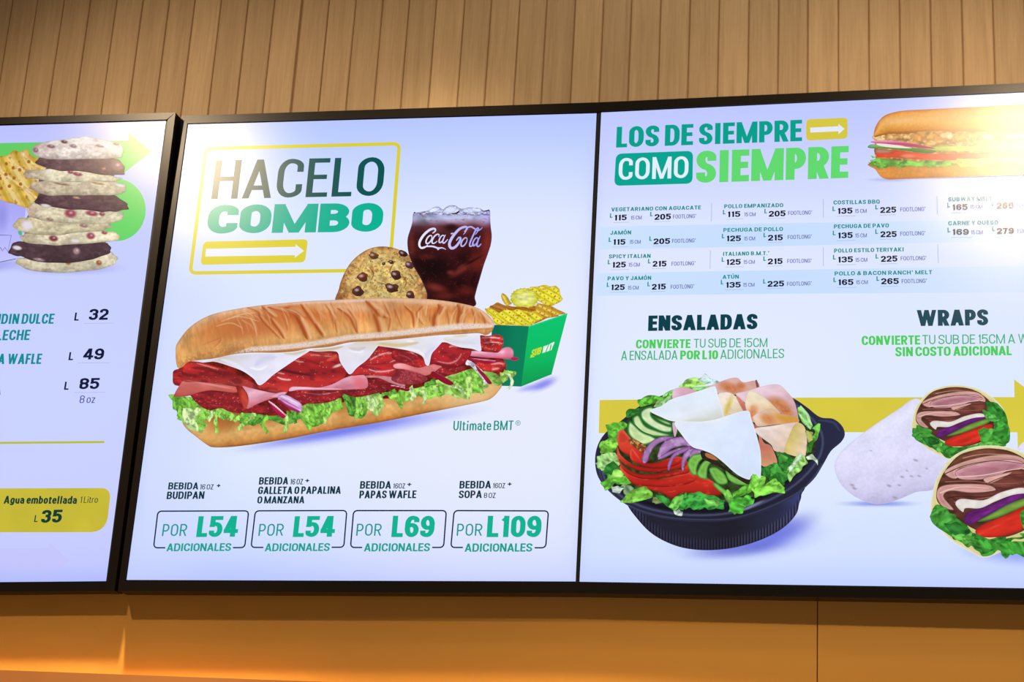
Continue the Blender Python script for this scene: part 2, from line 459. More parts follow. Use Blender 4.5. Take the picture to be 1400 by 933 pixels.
# ---------------------------------------------------------------- wall, panels, ledge
def wood_material():
    m, nt, b = mat('pale_wood_laminate', (190, 148, 104), 0.55, 0, 0.3)
    N, L = nt.nodes, nt.links
    tc = N.new('ShaderNodeTexCoord'); oi = N.new('ShaderNodeObjectInfo')
    mp = N.new('ShaderNodeMapping'); mp.inputs['Scale'].default_value = (1.0, 1.0, 0.035)
    add = N.new('ShaderNodeVectorMath'); add.operation = 'ADD'
    cmb = N.new('ShaderNodeCombineXYZ'); mm = N.new('ShaderNodeMath'); mm.operation = 'MULTIPLY'; mm.inputs[1].default_value = 17.0
    L.new(oi.outputs['Random'], mm.inputs[0]); L.new(mm.outputs[0], cmb.inputs[0]); L.new(mm.outputs[0], cmb.inputs[2])
    L.new(tc.outputs['Object'], mp.inputs['Vector']); L.new(mp.outputs[0], add.inputs[0]); L.new(cmb.outputs[0], add.inputs[1])
    n1 = N.new('ShaderNodeTexNoise'); n1.inputs['Scale'].default_value = 260; n1.inputs['Detail'].default_value = 4; n1.inputs['Roughness'].default_value = .65
    L.new(add.outputs[0], n1.inputs['Vector'])
    n2 = N.new('ShaderNodeTexNoise'); n2.inputs['Scale'].default_value = 45; n2.inputs['Detail'].default_value = 3; n2.inputs['Distortion'].default_value = .6
    L.new(add.outputs[0], n2.inputs['Vector'])
    r = N.new('ShaderNodeValToRGB'); r.color_ramp.elements[0].position = .30; r.color_ramp.elements[1].position = .72
    r.color_ramp.elements[0].color = (*lin((182, 150, 114)), 1); r.color_ramp.elements[1].color = (*lin((216, 186, 148)), 1)
    mx = N.new('ShaderNodeMix'); mx.data_type = 'FLOAT'; mx.inputs[0].default_value = .45
    L.new(n1.outputs['Fac'], mx.inputs[2]); L.new(n2.outputs['Fac'], mx.inputs[3]); L.new(mx.outputs[0], r.inputs[0])
    hv = N.new('ShaderNodeHueSaturation'); mr = N.new('ShaderNodeMapRange'); mr.inputs['To Min'].default_value = .90; mr.inputs['To Max'].default_value = 1.08
    L.new(oi.outputs['Random'], mr.inputs[0]); L.new(mr.outputs[0], hv.inputs['Value']); L.new(r.outputs[0], hv.inputs['Color'])
    L.new(hv.outputs[0], b.inputs['Base Color'])
    bp = N.new('ShaderNodeBump'); bp.inputs['Strength'].default_value = .12; bp.inputs['Distance'].default_value = .002
    L.new(n1.outputs['Fac'], bp.inputs['Height']); L.new(bp.outputs[0], b.inputs['Normal'])
    return m
M_WOOD = wood_material()
M_GAP, _, _ = mat('dark_joint', (150, 114, 78), 0.8)
def painted(name, c0, c1, rough):
    m, nt, b = mat(name, c0, rough, 0, 0.4); N, L = nt.nodes, nt.links
    tc = N.new('ShaderNodeTexCoord'); n = N.new('ShaderNodeTexNoise'); n.inputs['Scale'].default_value = 7; n.inputs['Detail'].default_value = 5
    L.new(tc.outputs['Object'], n.inputs['Vector'])
    r = N.new('ShaderNodeValToRGB'); r.color_ramp.elements[0].color = (*lin(c0), 1); r.color_ramp.elements[1].color = (*lin(c1), 1)
    L.new(n.outputs['Fac'], r.inputs[0]); L.new(r.outputs[0], b.inputs['Base Color'])
    return m
M_ORANGE = painted('ochre_panel_paint', (228, 166, 74), (236, 174, 80), 0.5)
M_LEDGE = painted('brown_ledge', (176, 112, 62), (186, 120, 66), 0.6)
M_BEZEL, _nt, _b = mat('dark_brown_bezel_metal', (19, 14, 12), 0.30, 0.0, 0.28)
M_BLACK, _, _ = mat('black_screen_edge', (4, 4, 8), 0.4)

ZB = at_y(700, 150)[2]                       # about the top edge of the displays
Z_TOP = at_y(700, 0)[2] + 1.15
wall = link('wall_back', mesh_from('wall_back', [(-3, .0022, .6), (3.4, .0022, .6), (3.4, .0022, Z_TOP), (-3, .0022, Z_TOP)], [(0, 1, 2, 3)], M_GAP), None,
            label='back wall clad in narrow vertical pale wood planks above the menu screens', kind='structure')
seams = [17.5, 51.5, 88, 124, 160, 196, 232, 267, 303, 340, 376, 414.5, 450.5, 487, 524, 560, 597, 635.5, 672, 711, 748, 787, 825.5, 864, 904, 944, 984, 1024.5, 1065, 1105, 1146.5, 1188, 1230, 1272, 1315, 1357.5]
sx = [at_y(q, 0)[0] for q in seams]
# the slant of the joints is the camera's; keep the mean pitch beyond the frame
pitch = (sx[-1] - sx[0]) / (len(sx) - 1)
sx = [sx[0] - pitch * k for k in range(22, 0, -1)] + sx + [sx[-1] + pitch * k for k in range(1, 34)]
z0p = at_y(700, 480)[2]
random.seed(4)
for i in range(len(sx) - 1):
    g_ = 0.0036 if abs(sx[i + 1] - at_y(414.5, 0)[0]) < .01 else 0.0012
    x0, x1 = sx[i] + 0.0006, sx[i + 1] - g_
    b_ = 0.0014
    y = -random.uniform(0, .0005)
    co = []
    for z in (z0p, Z_TOP):
        co += [(x0, .02, z), (x0, y + b_, z), (x0 + b_, y, z), (x1 - b_, y, z), (x1, y + b_, z), (x1, .02, z)]
    fc = [(k, k + 1, k + 7, k + 6) for k in range(5)] + [(0, 5, 4, 3, 2, 1), (6, 7, 8, 9, 10, 11)]
    link('plank', mesh_from('plank', co, fc, M_WOOD), wall)

# ochre panels under the screens; a narrow joint runs down between the two wide ones
low = link('wall_lower', mesh_from('wall_lower', [(-3, .018, .6), (3.4, .018, .6), (3.4, .018, z0p), (-3, .018, z0p)], [(0, 1, 2, 3)], M_BLACK), None,
           label='lower back wall faced with smooth ochre panels under the menu screens', kind='structure')
Z_LEDGE = at_y(300, 927)[2]
XJ = at_y(1117.5, 880)[0]
zr = Z_LEDGE - 0.10
for (xa, xb) in ((-3.0, XJ - .0011), (XJ + .0011, 3.4)):
    me = box_mesh('panel', (xa, -.002, zr), (xb, .018, z0p - .004), M_ORANGE)
    link('panel', me, low)

PL = 0.03
me = box_mesh('ledge', (-3, -.035, Z_LEDGE - .30), (3.4, .018, at_y(300, 927.5, .035)[2]), M_LEDGE)
link('trim_1', me, None, label='brown ledge running along the wall below the ochre panels', kind='structure')
# ceiling, side of the room and floor, out of view, that the light bounces from
M_CEIL, _, _ = mat('ceiling_paint', (70, 60, 50), 0.95)
link('ceiling', box_mesh('ceiling', (-3, -5.5, Z_TOP), (3.4, .02, Z_TOP + .05), M_CEIL), None, label='plain ceiling above the plank wall', kind='structure')
M_FLOOR, _, _ = mat('floor_tile', (120, 95, 75), 0.6)
link('floor', box_mesh('floor', (-3, -5.5, -.05), (3.4, .02, 0), M_FLOOR), None, label='plain floor below the menu wall', kind='structure')
link('wall_base', box_mesh('wall_base', (-3, -.002, 0), (3.4, .02, Z_LEDGE - .28), M_CEIL), None, label='plain lower wall under the ledge', kind='structure')

def prism(name, q, scr, parent, material=None, off=0.003, back=-0.0006, bev=None):
    """a bar of the frame: the quad q (photo px) on the display's plane, carried back to the wall"""
    f = scr.world(q, off); co = [tuple(v - scr.base) for v in f] + [(v[0] - scr.base[0], back, v[2] - scr.base[2] + 0.0 * v[1]) for v in f]
    n = len(q)
    fc = [tuple(range(n))] + [(i, i + n, (i + 1) % n + n, (i + 1) % n) for i in range(n)] + [tuple(range(2 * n - 1, n - 1, -1))]
    me = mesh_from(name, [(c[0], c[1] if k < n else -scr.base[1] + back, c[2]) for k, c in enumerate(co)], fc, material or M_BEZEL)
    o = link(name, me, parent)
    return o

def background(fr_pts, base, paint, scr):
    """the lit panel, slightly inside its black border"""
    return piece(None, 'display_panel', (0, 0, 1), fr_pts, base, paint, sm=False, h=9, z=0.0)

def new_screen(x, y, label, pts, name='menu_screen', cat='menu screen'):
    root = link(name, None, None, label=label, cat=cat, group='lit menu screens in a row', loc=Vector(at_y(x, y, .01)))
    bpy.context.view_layer.update()
    return Screen(root, pts)

DB, DT = 0.040, 0.080
# ---- left screen
scrL = new_screen(20, 796, 'left menu screen with a cookie stack and waffle fries, cut by the photo edge',
                  [(145, 795, .037), (228, 165, .037 + .040 + .028), (0, 797, .037)])
# ---- middle and right screens, sharing one frame
scrM = new_screen(480, 796, 'middle menu screen with long salami sandwich, cookie, cola glass and boxed fries',
                  [(787, 795.5, DB), (816, 154.5, DT), (173, 793.5, DB + .002)])
scrR = new_screen(1140, 800, 'right menu screen with salad bowl, wraps and price table',
                  [(792, 795.5, DB), (821.5, 153.5, DT), (1400, 804.5, DB + .004)])
fr_root = link('display_frame', None, None, label='dark brown metal frame around the middle and right menu screens', cat='frame', loc=Vector(at_y(800, 815, .01)))
bpy.context.view_layer.update()

TL, TR, BR, BL = (-120, 175.5), (228, 165), (145, 795), (-190, 798)
# left frame (part of its screen)
scr = scrL
prism('bezel', [(-140, 164.5), (240, 153.8), (227.5, 163.6), (-140, 173.8)], scr, scr.root)
prism('bezel', [(240, 153.8), (156.5, 808), (146.5, 796.5), (229.5, 163.4)], scr, scr.root)
prism('bezel', [(-200, 811), (-200, 799.5), (146.5, 796.5), (156.5, 808)], scr, scr.root)
prism('border', [(-140, 173.8), (229.5, 163.4), (146.5, 796.5), (-200, 799.5)], scr, scr.root, M_BLACK, off=-.001)
# shared frame
class F_: pass
def fscreen(s): 
    f = Screen(fr_root, [(787, 795.5, DB), (816, 154.5, DT), (173, 793.5, DB + .002)]); f.o, f.n = s.o, s.n; return f
fm, fr2 = fscreen(scrM), fscreen(scrR)
prism('bezel', [(247.8, 158.6), (818.7, 139.9), (818.7, 153), (256, 168.8)], fm, fr_root)
prism('bezel', [(247.8, 158.6), (256, 168.8), (171, 795), (161, 808.5)], fm, fr_root)
prism('bezel', [(171, 795), (789.5, 797), (789.5, 811.5), (161, 808.5)], fm, fr_root)
prism('bezel', [(818.7, 139.9), (1520, 108), (1520, 120), (818.7, 152.3)], fr2, fr_root)
prism('bezel', [(789.5, 797), (1520, 808.8), (1520, 823), (789.5, 811.5)], fr2, fr_root)
prism('mullion', [(816.8, 153), (820.8, 152.5), (791.2, 797), (787.6, 797)], fm, fr_root, M_BLACK, off=.0015)
prism('border', [(256, 168.8), (818.7, 153), (789.5, 797), (171, 795)], fm, scrM.root, M_BLACK, off=-.001)
prism('border', [(818.7, 152.3), (1520, 120), (1520, 808.8), (789.5, 797)], fr2, scrR.root, M_BLACK, off=-.001)
for o in scrM.root.children: pass
def fix_border(o, s):
    d = Vector(fr_root.location) - Vector(s.root.location)
    for v in o.data.vertices: v.co += d
for s in (scrM, scrR):
    for o in s.root.children:
        if o.name.startswith('border'): fix_border(o, s)

# ================================================================= LEFT SCREEN
CUR = scrL
def bgL(p):
    p.grad((0, 166), (0, 796), [(0, (184, 189, 255)), (.12, (192, 200, 255)), (.5, (199, 209, 255)), (.85, (200, 205, 255)), (.96, (192, 198, 255)), (1, (172, 182, 255))])
    p.blob(60, 500, 190, 260, (204, 212, 255), .6, 0, .8)
piece(None, 'display_panel', (0, 0, 1), [TL, (226.8, 165.6), (145, 795), BL], (200, 208, 255), bgL, sm=False, h=9, z=0.0002)
K = (0, 140, 3.588)
GRN = (112, 210, 108)
arr = holder('arrow_image')
piece(arr, 'arrow', K, [(-200, 205), (0, 200), (630, 187), (630, 147), (746, 241), (608, 347), (580, 320), (300, 330), (-200, 330)], GRN,
      lambda p: p.grad((0, 0), (745, 0), [(0, (98, 205, 100)), (1, (118, 206, 110))]), sm=False, h=4)
t = np.linspace(0, 2 * math.pi, 40, endpoint=False)
piece(arr, 'disc', K, [(572 + 143 * math.cos(q), 528 + 153 * math.sin(q)) for q in t], GRN, lambda p: p.grad((0, 370), (0, 680), [(0, (120, 214, 110)), (1, (100, 214, 105))]), sm=False, h=4)
K2 = (0, 390, 3.456)
TEAL = (4, 140, 150)
text('PUDIN DULCE', K2, -62, 184, 252, 183, 48, TEAL, .21)
text('DE LECHE', K2, -96, 262, 138, 260, 49, TEAL, .21)
text('PAPA WAFLE', K2, -108, 374, 193, 373, 49, TEAL, .21)
text('SOPA', K2, -128, 519, 3, 518, 40, (90, 150, 190), .2)
DK = (8, 22, 60)
for s_, xx, yy, vx, xe in (('32', 350, 168, 418, 508), ('49', 323, 355, 391, 488), ('85', 302, 495, 373, 466)):
    text('L', K2, xx, yy, xx + 21, yy, 38, DK, .21)
    text(s_, K2, vx, yy - 3, xe, yy - 4, 52, DK, .26, .19)
    rule('underline', K2, [(vx - 22, yy + 13), (xe + 32, yy + 12)], 2.5, (176, 186, 236))
text('8 oz', K2, 375, 558, 447, 557, 36, (66, 56, 150), .12)
rule('divider', K2, [(-200, 748), (493, 742)], 10, (186, 190, 44))
K3 = (0, 640, 3.185)
bd = piece(None, 'price_badge', K3, rquad([(-150, 90), (484, 88), (462, 280), (-150, 281)], [1, 40, 62, 1]), (200, 186, 56), lambda p: p.noise(90, .02), sm=False, h=5)
text('Agua embotellada', K3, 15, 156, 333, 157, 34, (10, 62, 52), .22, .17, parent=bd, gap=.06)
text('1 Litro', K3, 348, 153, 425, 152, 28, (20, 70, 62), .12, parent=bd)
text('L', K3, 148, 236, 163, 236, 30, (10, 62, 52), .17, parent=bd)
text('35', K3, 177, 240, 266, 238, 56, (8, 58, 50), .27, .2, parent=bd)
def fa(p): p.a = np.full(len(p.x), .30)
piece(None, 'faint_arrow', K3, [(-150, 355), (210, 350), (215, 325), (302, 404), (190, 482), (196, 458), (-150, 460)], (196, 186, 244), fa, sm=False, h=6, soft=True)

# ================================================================= MIDDLE SCREEN
CUR = scrM
def bgM(p):
    p.grad((0, 160), (0, 796), [(0, (180, 198, 255)), (.08, (192, 210, 255)), (.22, (216, 229, 255)), (.55, (225, 236, 255)), (.75, (222, 234, 255)), (.92, (206, 220, 255)), (1, (184, 198, 255))])
    p.blob(690, 560, 260, 260, (234, 236, 253), .75, 0, .85)
    p.blob(215, 620, 70, 330, (204, 214, 255), .6, 8, .9)
    p.edge(7, (188, 198, 255), .35)
piece(None, 'display_panel', (0, 0, 1), [(257.3, 170.4), (815.6, 155), (787, 795.4), (173, 793.3)], (222, 230, 254), bgM, sm=False, h=7, z=0.0002)
Q = (240, 140, 3.588)
YEL = (220, 206, 52); DTEAL = (4, 84, 82); MINT = (4, 178, 148)
ttl = holder('heading', label='yellow framed heading with arrow sign')
piece_frame = rquad([(150, 227), (1098, 203), (1050, 823), (72, 838)], 26)
ring('heading_frame', Q, piece_frame, 17, YEL, ttl)
text('HACELO', Q, 175, 475, 1014, 458, 190, DTEAL, .165, .115, parent=ttl, gap=.085)
text('COMBO', Q, 150, 645, 1012, 634, 141, MINT, .39, .23, parent=ttl, gap=.03)
ab = piece(ttl, 'arrow_sign', Q, rquad([(137, 684), (650, 672), (635, 785), (122, 798)], 20), YEL, None, sm=False, h=8)
piece(ttl, 'arrow', Q, [(149, 719), (588, 709), (589, 697), (630, 729), (585, 763), (586, 750), (146, 757)], (232, 236, 255), None, sm=False, h=8)
P1 = (180, 620, 4.375); P2 = (470, 620, 4.242)
NAVY = (6, 52, 66); TL2 = (16, 160, 142); TL3 = (8, 178, 146)
def offer(fr, q, gap_, por, price, adic, lines):
    (tl, tr, br, bl) = q
    root = holder('price_box')
    o = rquad(q, 22)
    # open outline: start at the right end of the gap and run round to its left end
    bots = (gap_[1], br[1] + (bl[1] - br[1]) * (br[0] - gap_[1]) / (br[0] - bl[0])), (gap_[0], bl[1])
    n = len(o); k = 18            # index where the bottom-left corner starts
    path = [bots[0]] + [tuple(v) for v in o[12:18]][::-1] + [tuple(v) for v in o[6:12]][::-1] + [tuple(v) for v in o[0:6]][::-1] + [tuple(v) for v in o[18:24]][::-1] + [bots[1]]
    ring('box_outline', fr, path, 8.0, (10, 36, 66), root, closed=False)
    text('POR', fr, *por, (24, 150, 146), .125, .11, parent=root, gap=.12)
    text(price[0], fr, *price[1:], TL3, .25, .19, parent=root, gap=.05)
    text('ADICIONALES', fr, *adic, TL2, .22, .17, parent=root, gap=.05)
    for l in lines:
        text(l[0], fr, *l[1:6], NAVY, *(l[6:] or (.225, .17)), parent=root, name='dish_name', gap=.06)
    return root
TH = (.155, .13)
offer(P1, [(157, 347), (700, 345), (676, 565), (131, 566)], (201, 606), (180, 496, 326, 495, 72), ('L54', 385, 502, 628, 500, 125), (207, 587, 592, 585, 47),
      [('BEBIDA', 217, 217, 397, 217, 42), ('16 OZ', 407, 217, 488, 217, 31, *TH), ('+', 507, 212, 529, 212, 33), ('BUDIPAN', 208, 275, 432, 273, 45)])
offer(P1, [(740, 345), (1287, 343), (1269, 563), (714, 564)], (788, 1196), (757, 495, 905, 494, 72), ('L54', 963, 502, 1208, 500, 125), (795, 587, 1183, 585, 47),
      [('BEBIDA', 760, 188, 935, 187, 44), ('16 OZ', 947, 187, 1023, 187, 33, *TH), ('+', 1037, 182, 1061, 182, 33), ('GALLETA O PAPALINA', 754, 245, 1250, 243, 45), ('O MANZANA', 750, 301, 1032, 300, 43)])
offer(P2, [(57, 333), (595, 333), (579, 547), (39, 547)], (107, 513), (71, 479, 216, 479, 70), ('L69', 275, 487, 522, 487, 124), (116, 570, 498, 569, 47),
      [('BEBIDA', 93, 206, 273, 206, 44), ('16OZ', 285, 205, 355, 205, 30, *TH), ('+', 367, 199, 391, 199, 33), ('PAPAS WAFLE', 89, 262, 419, 261, 45)])
offer(P2, [(640, 333), (1187, 335), (1171, 549), (621, 547)], (691, 1107), (654, 479, 801, 479, 70), ('L109', 828, 487, 1143, 487, 124), (700, 572, 1092, 571, 48),
      [('BEBIDA', 670, 205, 853, 204, 44), ('16OZ', 864, 203, 935, 203, 30, *TH), ('+', 949, 197, 973, 197, 33), ('SOPA', 666, 261, 800, 260, 44), ('8 OZ', 812, 260, 880, 260, 30, *TH)])
U = (450, 380, 3.59)
nm = text('Ultímate BMT', U, 608, 750, 903, 748, 47, (14, 150, 132), .15, .12, name='dish_name')
ring('registered_mark', U, [(927 + 11 * math.cos(q), 713 + 11 * math.sin(q)) for q in t], 2.6, (14, 150, 132), nm)
text('R', U, 923, 718, 931, 718, 11, (14, 150, 132), .2, parent=nm)

# ================================================================= RIGHT SCREEN
CUR = scrR
def bgR(p):
    p.grad((0, 140), (0, 805), [(0, (190, 200, 255)), (.10, (202, 210, 255)), (.25, (220, 229, 255)), (.55, (222, 234, 255)), (.8, (218, 231, 255)), (.93, (210, 224, 255)), (1, (192, 208, 255))])
    p.blob(1000, 530, 180, 160, (230, 236, 255), .7, 0, .9)
    p.edge(6, (192, 202, 255), .35)
piece(None, 'display_panel', (0, 0, 1), [(822, 154), (1515, 121), (1515, 806.3), (792.3, 795.8)], (222, 230, 254), bgR, sm=False, h=8, z=0.0002)
band = lambda q: piece(None, 'table_stripe', (0, 0, 1), q, (203, 225, 255), lambda p: p.ramp((p.x - 800) / 600, [(0, (206, 228, 254)), (.4, (198, 222, 255)), (1, (214, 228, 255))]), sm=False, h=6)
band([(819, 310.2), (1050, 305.7), (1515, 298.4), (1515, 326.8), (1050, 337), (818, 341.5)])
band([(816.3, 373.8), (1050, 369.8), (1515, 361.8), (1515, 399.2), (1050, 402), (814.5, 404.8)])
Z2 = (800, 140, 3.456); Z3 = (1080, 110, 3.109)
h1_ = holder('heading', label='green two line heading above the price table')
text('LOS DE SIEMPRE', Z2, 146, 214, 1025, 183, 98, (4, 160, 140), .26, .18, parent=h1_, gap=.06, h1=101)
piece(h1_, 'word_badge', Z2, rquad([(146, 243), (510, 229), (507, 384), (137, 395)], 26), (4, 164, 144), None, sm=False, h=8)
text('COMO', Z2, 157, 367, 487, 357, 103, (226, 240, 255), .17, .13, parent=h1_, gap=.09)
text('SIEMPRE', (0, 0, 1), 951.5, 250.4, 1159.6, 243.3, 43.8, (98, 218, 112), .28, .20, parent=h1_, gap=.05, sl=.02)
piece(h1_, 'arrow_sign', Z3, rquad([(69, 166), (245, 158), (245, 247), (69, 256)], 16), (214, 200, 66), None, sm=False, h=6)
piece(h1_, 'arrow', Z3, [(86, 201), (206, 195), (206, 185), (232, 206), (206, 229), (206, 216), (87, 222)], (230, 234, 255), None, sm=False, h=6)
PU = (98, 98, 178); TN = (0, 140, 138); ND = (8, 14, 42)
def entry(fr, nm_, a, k, l1, v1, s1, l2, v2, s2, sx=1.0, fw=107):
    """a line of the price table: name, price of the short one, price of the long one"""
    r = text(nm_, fr, *a, 18.5 * k, TN, .27, .19, name='dish_name', gap=.09)
    text('L', fr, l1[0], l1[1], l1[0] + 12, l1[1] - 1, 21 * k, TN, .24, parent=r)
    text(v1[0], fr, *v1[1:], 26.5 * k, ND, .30, .20, parent=r, name='price', gap=.07)
    text('15 CM', fr, s1[0], s1[1], s1[2], s1[3], 18 * k, PU, .15, .13, parent=r, name='size_note')
    text('L', fr, l2[0], l2[1], l2[0] + 12, l2[1] - 1, 21 * k, TN, .24, parent=r)
    text(v2[0], fr, *v2[1:], 27 * k, ND, .30, .20, parent=r, name='price', gap=.07)
    text('FOOTLONG*', fr, s2[0], s2[1], s2[2], s2[3], 19 * k, PU, .15, .13, parent=r, name='size_note')
    rule('underline', fr, [(v1[1] - 4, v1[2] + 10), (v1[3] + 14, v1[4] + 10)], 1.8, (170, 178, 220), r)
    rule('underline', fr, [(v2[1] - 4, v2[2] + 9), (v2[3] - 2, v2[4] + 9)], 1.8, (170, 178, 220), r)
E1 = [('VEGETARIANO CON AGUACATE', (123, 516, 547, 506), (117, 546), ('115', 137, 559, 196, 557), (215, 555, 267, 553), (307, 539), ('205', 328, 556, 405, 553), (415, 550, 525, 547)),
 ('JAMÓN', (119, 626, 217, 624), (111, 660), ('115', 131, 674, 190, 673), (210, 669, 262, 668), (303, 655), ('205', 323, 671, 401, 669), (411, 665, 523, 662)),
 ('SPICY ITALIAN', (112, 738, 309, 735), (107, 766), ('125', 127, 782, 192, 780), (205, 777, 258, 776), (297, 762), ('215', 319, 777, 384, 776), (408, 773, 521, 770)),
 ('PAVO Y JAMÓN', (106, 842, 312, 839), (102, 873), ('125', 121, 888, 187, 887), (201, 886, 253, 885), (294, 870), ('215', 315, 886, 381, 884), (404, 882, 516, 879)),
 ('POLLO EMPANIZADO', (657, 501, 936, 495), (651, 530), ('115', 672, 543, 733, 541), (752, 539, 805, 538), (847, 525), ('205', 868, 541, 947, 538), (959, 533, 1073, 530)),
 ('PECHUGA DE POLLO', (653, 613, 935, 608), (646, 643), ('125', 667, 657, 736, 656), (750, 653, 803, 652), (843, 638), ('215', 864, 654, 934, 652), (957, 647, 1071, 644)),
 ('ITALIANO B.M.T.*', (651, 726, 870, 722), (645, 754), ('125', 666, 769, 735, 767), (748, 764, 802, 763), (842, 750), ('215', 863, 766, 933, 764), (955, 760, 1071, 758)),
 ('ATÚN', (649, 835, 726, 833), (641, 861), ('135', 664, 877, 735, 875), (746, 872, 800, 871), (841, 857), ('225', 862, 872, 940, 870), (954, 868, 1071, 865))]
for e in E1: entry(Z2, e[0], e[1], 1.0, *e[2:])
E2 = [('COSTILLAS BBQ', (185, 528, 382, 524), (181, 556), ('135', 202, 568, 266, 566), (276, 564, 326, 563), (363, 549), ('225', 384, 564, 452, 562), (469, 558, 577, 555)),
 ('PECHUGA DE PAVO', (187, 630, 421, 625), (182, 659), ('135', 203, 672, 267, 670), (277, 668, 327, 667), (363, 653), ('225', 385, 667, 454, 666), (469, 661, 577, 658)),
 ('POLLO ESTILO TERIYAKI', (188, 733, 484, 727), (183, 762), ('135', 203, 775, 268, 773), (278, 772, 329, 771), (364, 758), ('225', 387, 772, 457, 770), (471, 766, 581, 764)),
 ('POLLO & BACON RANCH* MELT', (190, 830, 605, 824), (185, 858), ('165', 204, 871, 270, 870), (281, 867, 331, 866), (368, 853), ('265', 388, 867, 463, 866), (475, 863, 583, 861)),
 ('SUBWAY MELT', (673, 514, 861, 509), (669, 540), ('165', 690, 552, 756, 550), (767, 545, 819, 544), (857, 533), ('265', 879, 545, 952, 543), (966, 540, 1074, 538)),
 ('CARNE Y QUESO', (673, 616, 886, 611), (670, 646), ('169', 690, 657, 761, 656), (770, 654, 820, 653), (860, 640), ('279', 880, 653, 953, 651), (968, 648, 1076, 646))]
for e in E2: entry(Z3, e[0], e[1], .93, *e[2:])
SEP = (150, 180, 200)
for fr, a, b, w in ((Z2, (598, 474), (596, 563), 2.2), (Z2, (592, 700), (590, 787), 2.2), (Z3, (142, 505), (142, 585), 2), (Z3, (142, 710), (142, 790), 2), (Z3, (625, 492), (627, 570), 2), (Z3, (628, 697), (631, 777), 2)):
    rule('divider', fr, [a, b], w, SEP)
N1 = (800, 400, 4.375); N2 = (1100, 400, 4.667)
LG = (78, 206, 92); MG = (64, 176, 120)
hd = text('ENSALADAS', N1, 376, 231, 1030, 220, 92, (4, 62, 76), .30, .21, name='heading', gap=.05)
text('CONVIERTE', N1, 303, 336, 630, 333, 53, LG, .24, .18, parent=hd, gap=.06); text('TU SUB DE 15CM', N1, 650, 332, 1090, 327, 54, MG, .125, .115, parent=hd)
text('A ENSALADA', N1, 215, 406, 552, 402, 56, MG, .125, .115, parent=hd); text('POR L10', N1, 568, 402, 795, 400, 54, LG, .25, .18, parent=hd, gap=.05); text('ADICIONALES', N1, 808, 399, 1190, 393, 56, MG, .125, .115, parent=hd)
hd = text('WRAPS', N2, 716, 215, 1172, 210, 102, (30, 74, 88), .30, .21, name='heading', gap=.05, sl=-.02)
text('CONVIERTE', N2, 365, 337, 738, 333, 59, LG, .24, .18, parent=hd, gap=.06, sl=-.02); text('TU SUB DE 15CM A WRAP', N2, 752, 332, 1570, 323, 60, MG, .125, .115, parent=hd, sl=-.02)
text('SIN COSTO ADICIONAL', N2, 580, 409, 1322, 401, 60, LG, .24, .18, parent=hd, gap=.05, sl=-.02)
piece(None, 'arrow_band', (0, 0, 1), [(819.8, 547.3), (1100, 543.9), (1387, 543.3), (1386.5, 519), (1448, 566), (1391.5, 615), (1391, 591.5), (1100, 591.3), (818.6, 592.6)], (216, 202, 66), lambda p: p.noise(60, .015), sm=False, h=6)

# ================================================================= FOOD PICTURES: shared brushes
C = (440, 260, 3.332); V = (550, 275, 7.177); X = (660, 380, 6.22)
rnd = random.Random(7)
GREENS = [(120, 186, 66), (142, 204, 84), (98, 166, 56), (168, 216, 112), (84, 150, 52), (190, 224, 150)]
def leaf_paint(base, ang=0, amp=.25, sc=14):
    lo = tuple(v * .52 for v in base); hi = tuple(min(255, v * 1.22 + 18) for v in base)
    def f(p):
        s_ = rnd.random() * 90
        p.noise(sc, amp, ang, 2.2, seed=s_, o=3)
        p.noise(sc * 1.15, .7, ang + 20, 2.5, seed=s_ + 3, col=hi, thr=.08)
        p.noise(sc * .95, .6, ang - 30, 1.6, seed=s_ + 9, col=lo, thr=.12)
        p.edge(2.2, tuple(v * .7 for v in base), .45)
    return f
def ragged(pts, amp, sub=3):
    """roughen an outline like a torn leaf"""
    P = np.asarray(pts, float); out = []
    for i in range(len(P)):
        a, b = P[i], P[(i + 1) % len(P)]
        for k in range(sub):
            q = a + (b - a) * k / sub; out.append(q + (rnd.uniform(-amp, amp), rnd.uniform(-amp, amp)))
    return out
def leafp(parent, fr, pts, base, ang=0, amp=4, name='lettuce_leaf', sub=2, **k):
    return piece(parent, name, fr, ragged(pts, amp * fr[2] / 3.59, sub), base, leaf_paint(base, ang, sc=14 * fr[2] / 3.59), **k)
def strand(parent, fr, pts, w, base, w1=None, amp=.14, name='lettuce_leaf'):
    P = smooth(pts, 4, False)
    q = ribbon_pts(P, w, w1 or w * .7)
    return piece(parent, name, fr, ragged(q, w * amp, 1), base, leaf_paint(base, 70), sm=True)

# ---- cookie
CUR = scrM
ck = holder('cookie_image', label='displayed picture of a chocolate chip cookie')
def cookie(p):
    r = np.hypot(p.x - 280, p.y - 420) / 205
    p.ramp(r, [(0, (212, 186, 112)), (.55, (206, 176, 104)), (.8, (196, 150, 88)), (1, (166, 108, 58))])
    p.noise(26, .16, 20, 1.2, seed=3); p.noise(8, .16, 0, 1, seed=8)
    n = np.abs(fbm(p.x / 34, p.y / 34, 15, 3)); p.mix((1 - sstep(.0, .045, n)) * .6, (126, 76, 40))
    p.noise(18, .55, 30, 1.3, seed=21, col=(232, 214, 150), thr=.14); p.noise(16, .5, 0, 1.2, seed=25, col=(170, 106, 56), thr=.2)
    p.specks(4, .975, (90, 44, 30), .8, 9); p.edge(5, (130, 84, 48), .7)
    for q in ([(215, 350), (235, 380), (225, 410)], [(330, 330), (310, 370), (330, 400)], [(360, 380), (385, 420), (370, 450)], [(250, 420), (290, 430)], [(400, 380), (420, 410)]): p.curve(q, 3, (110, 62, 34), .7)
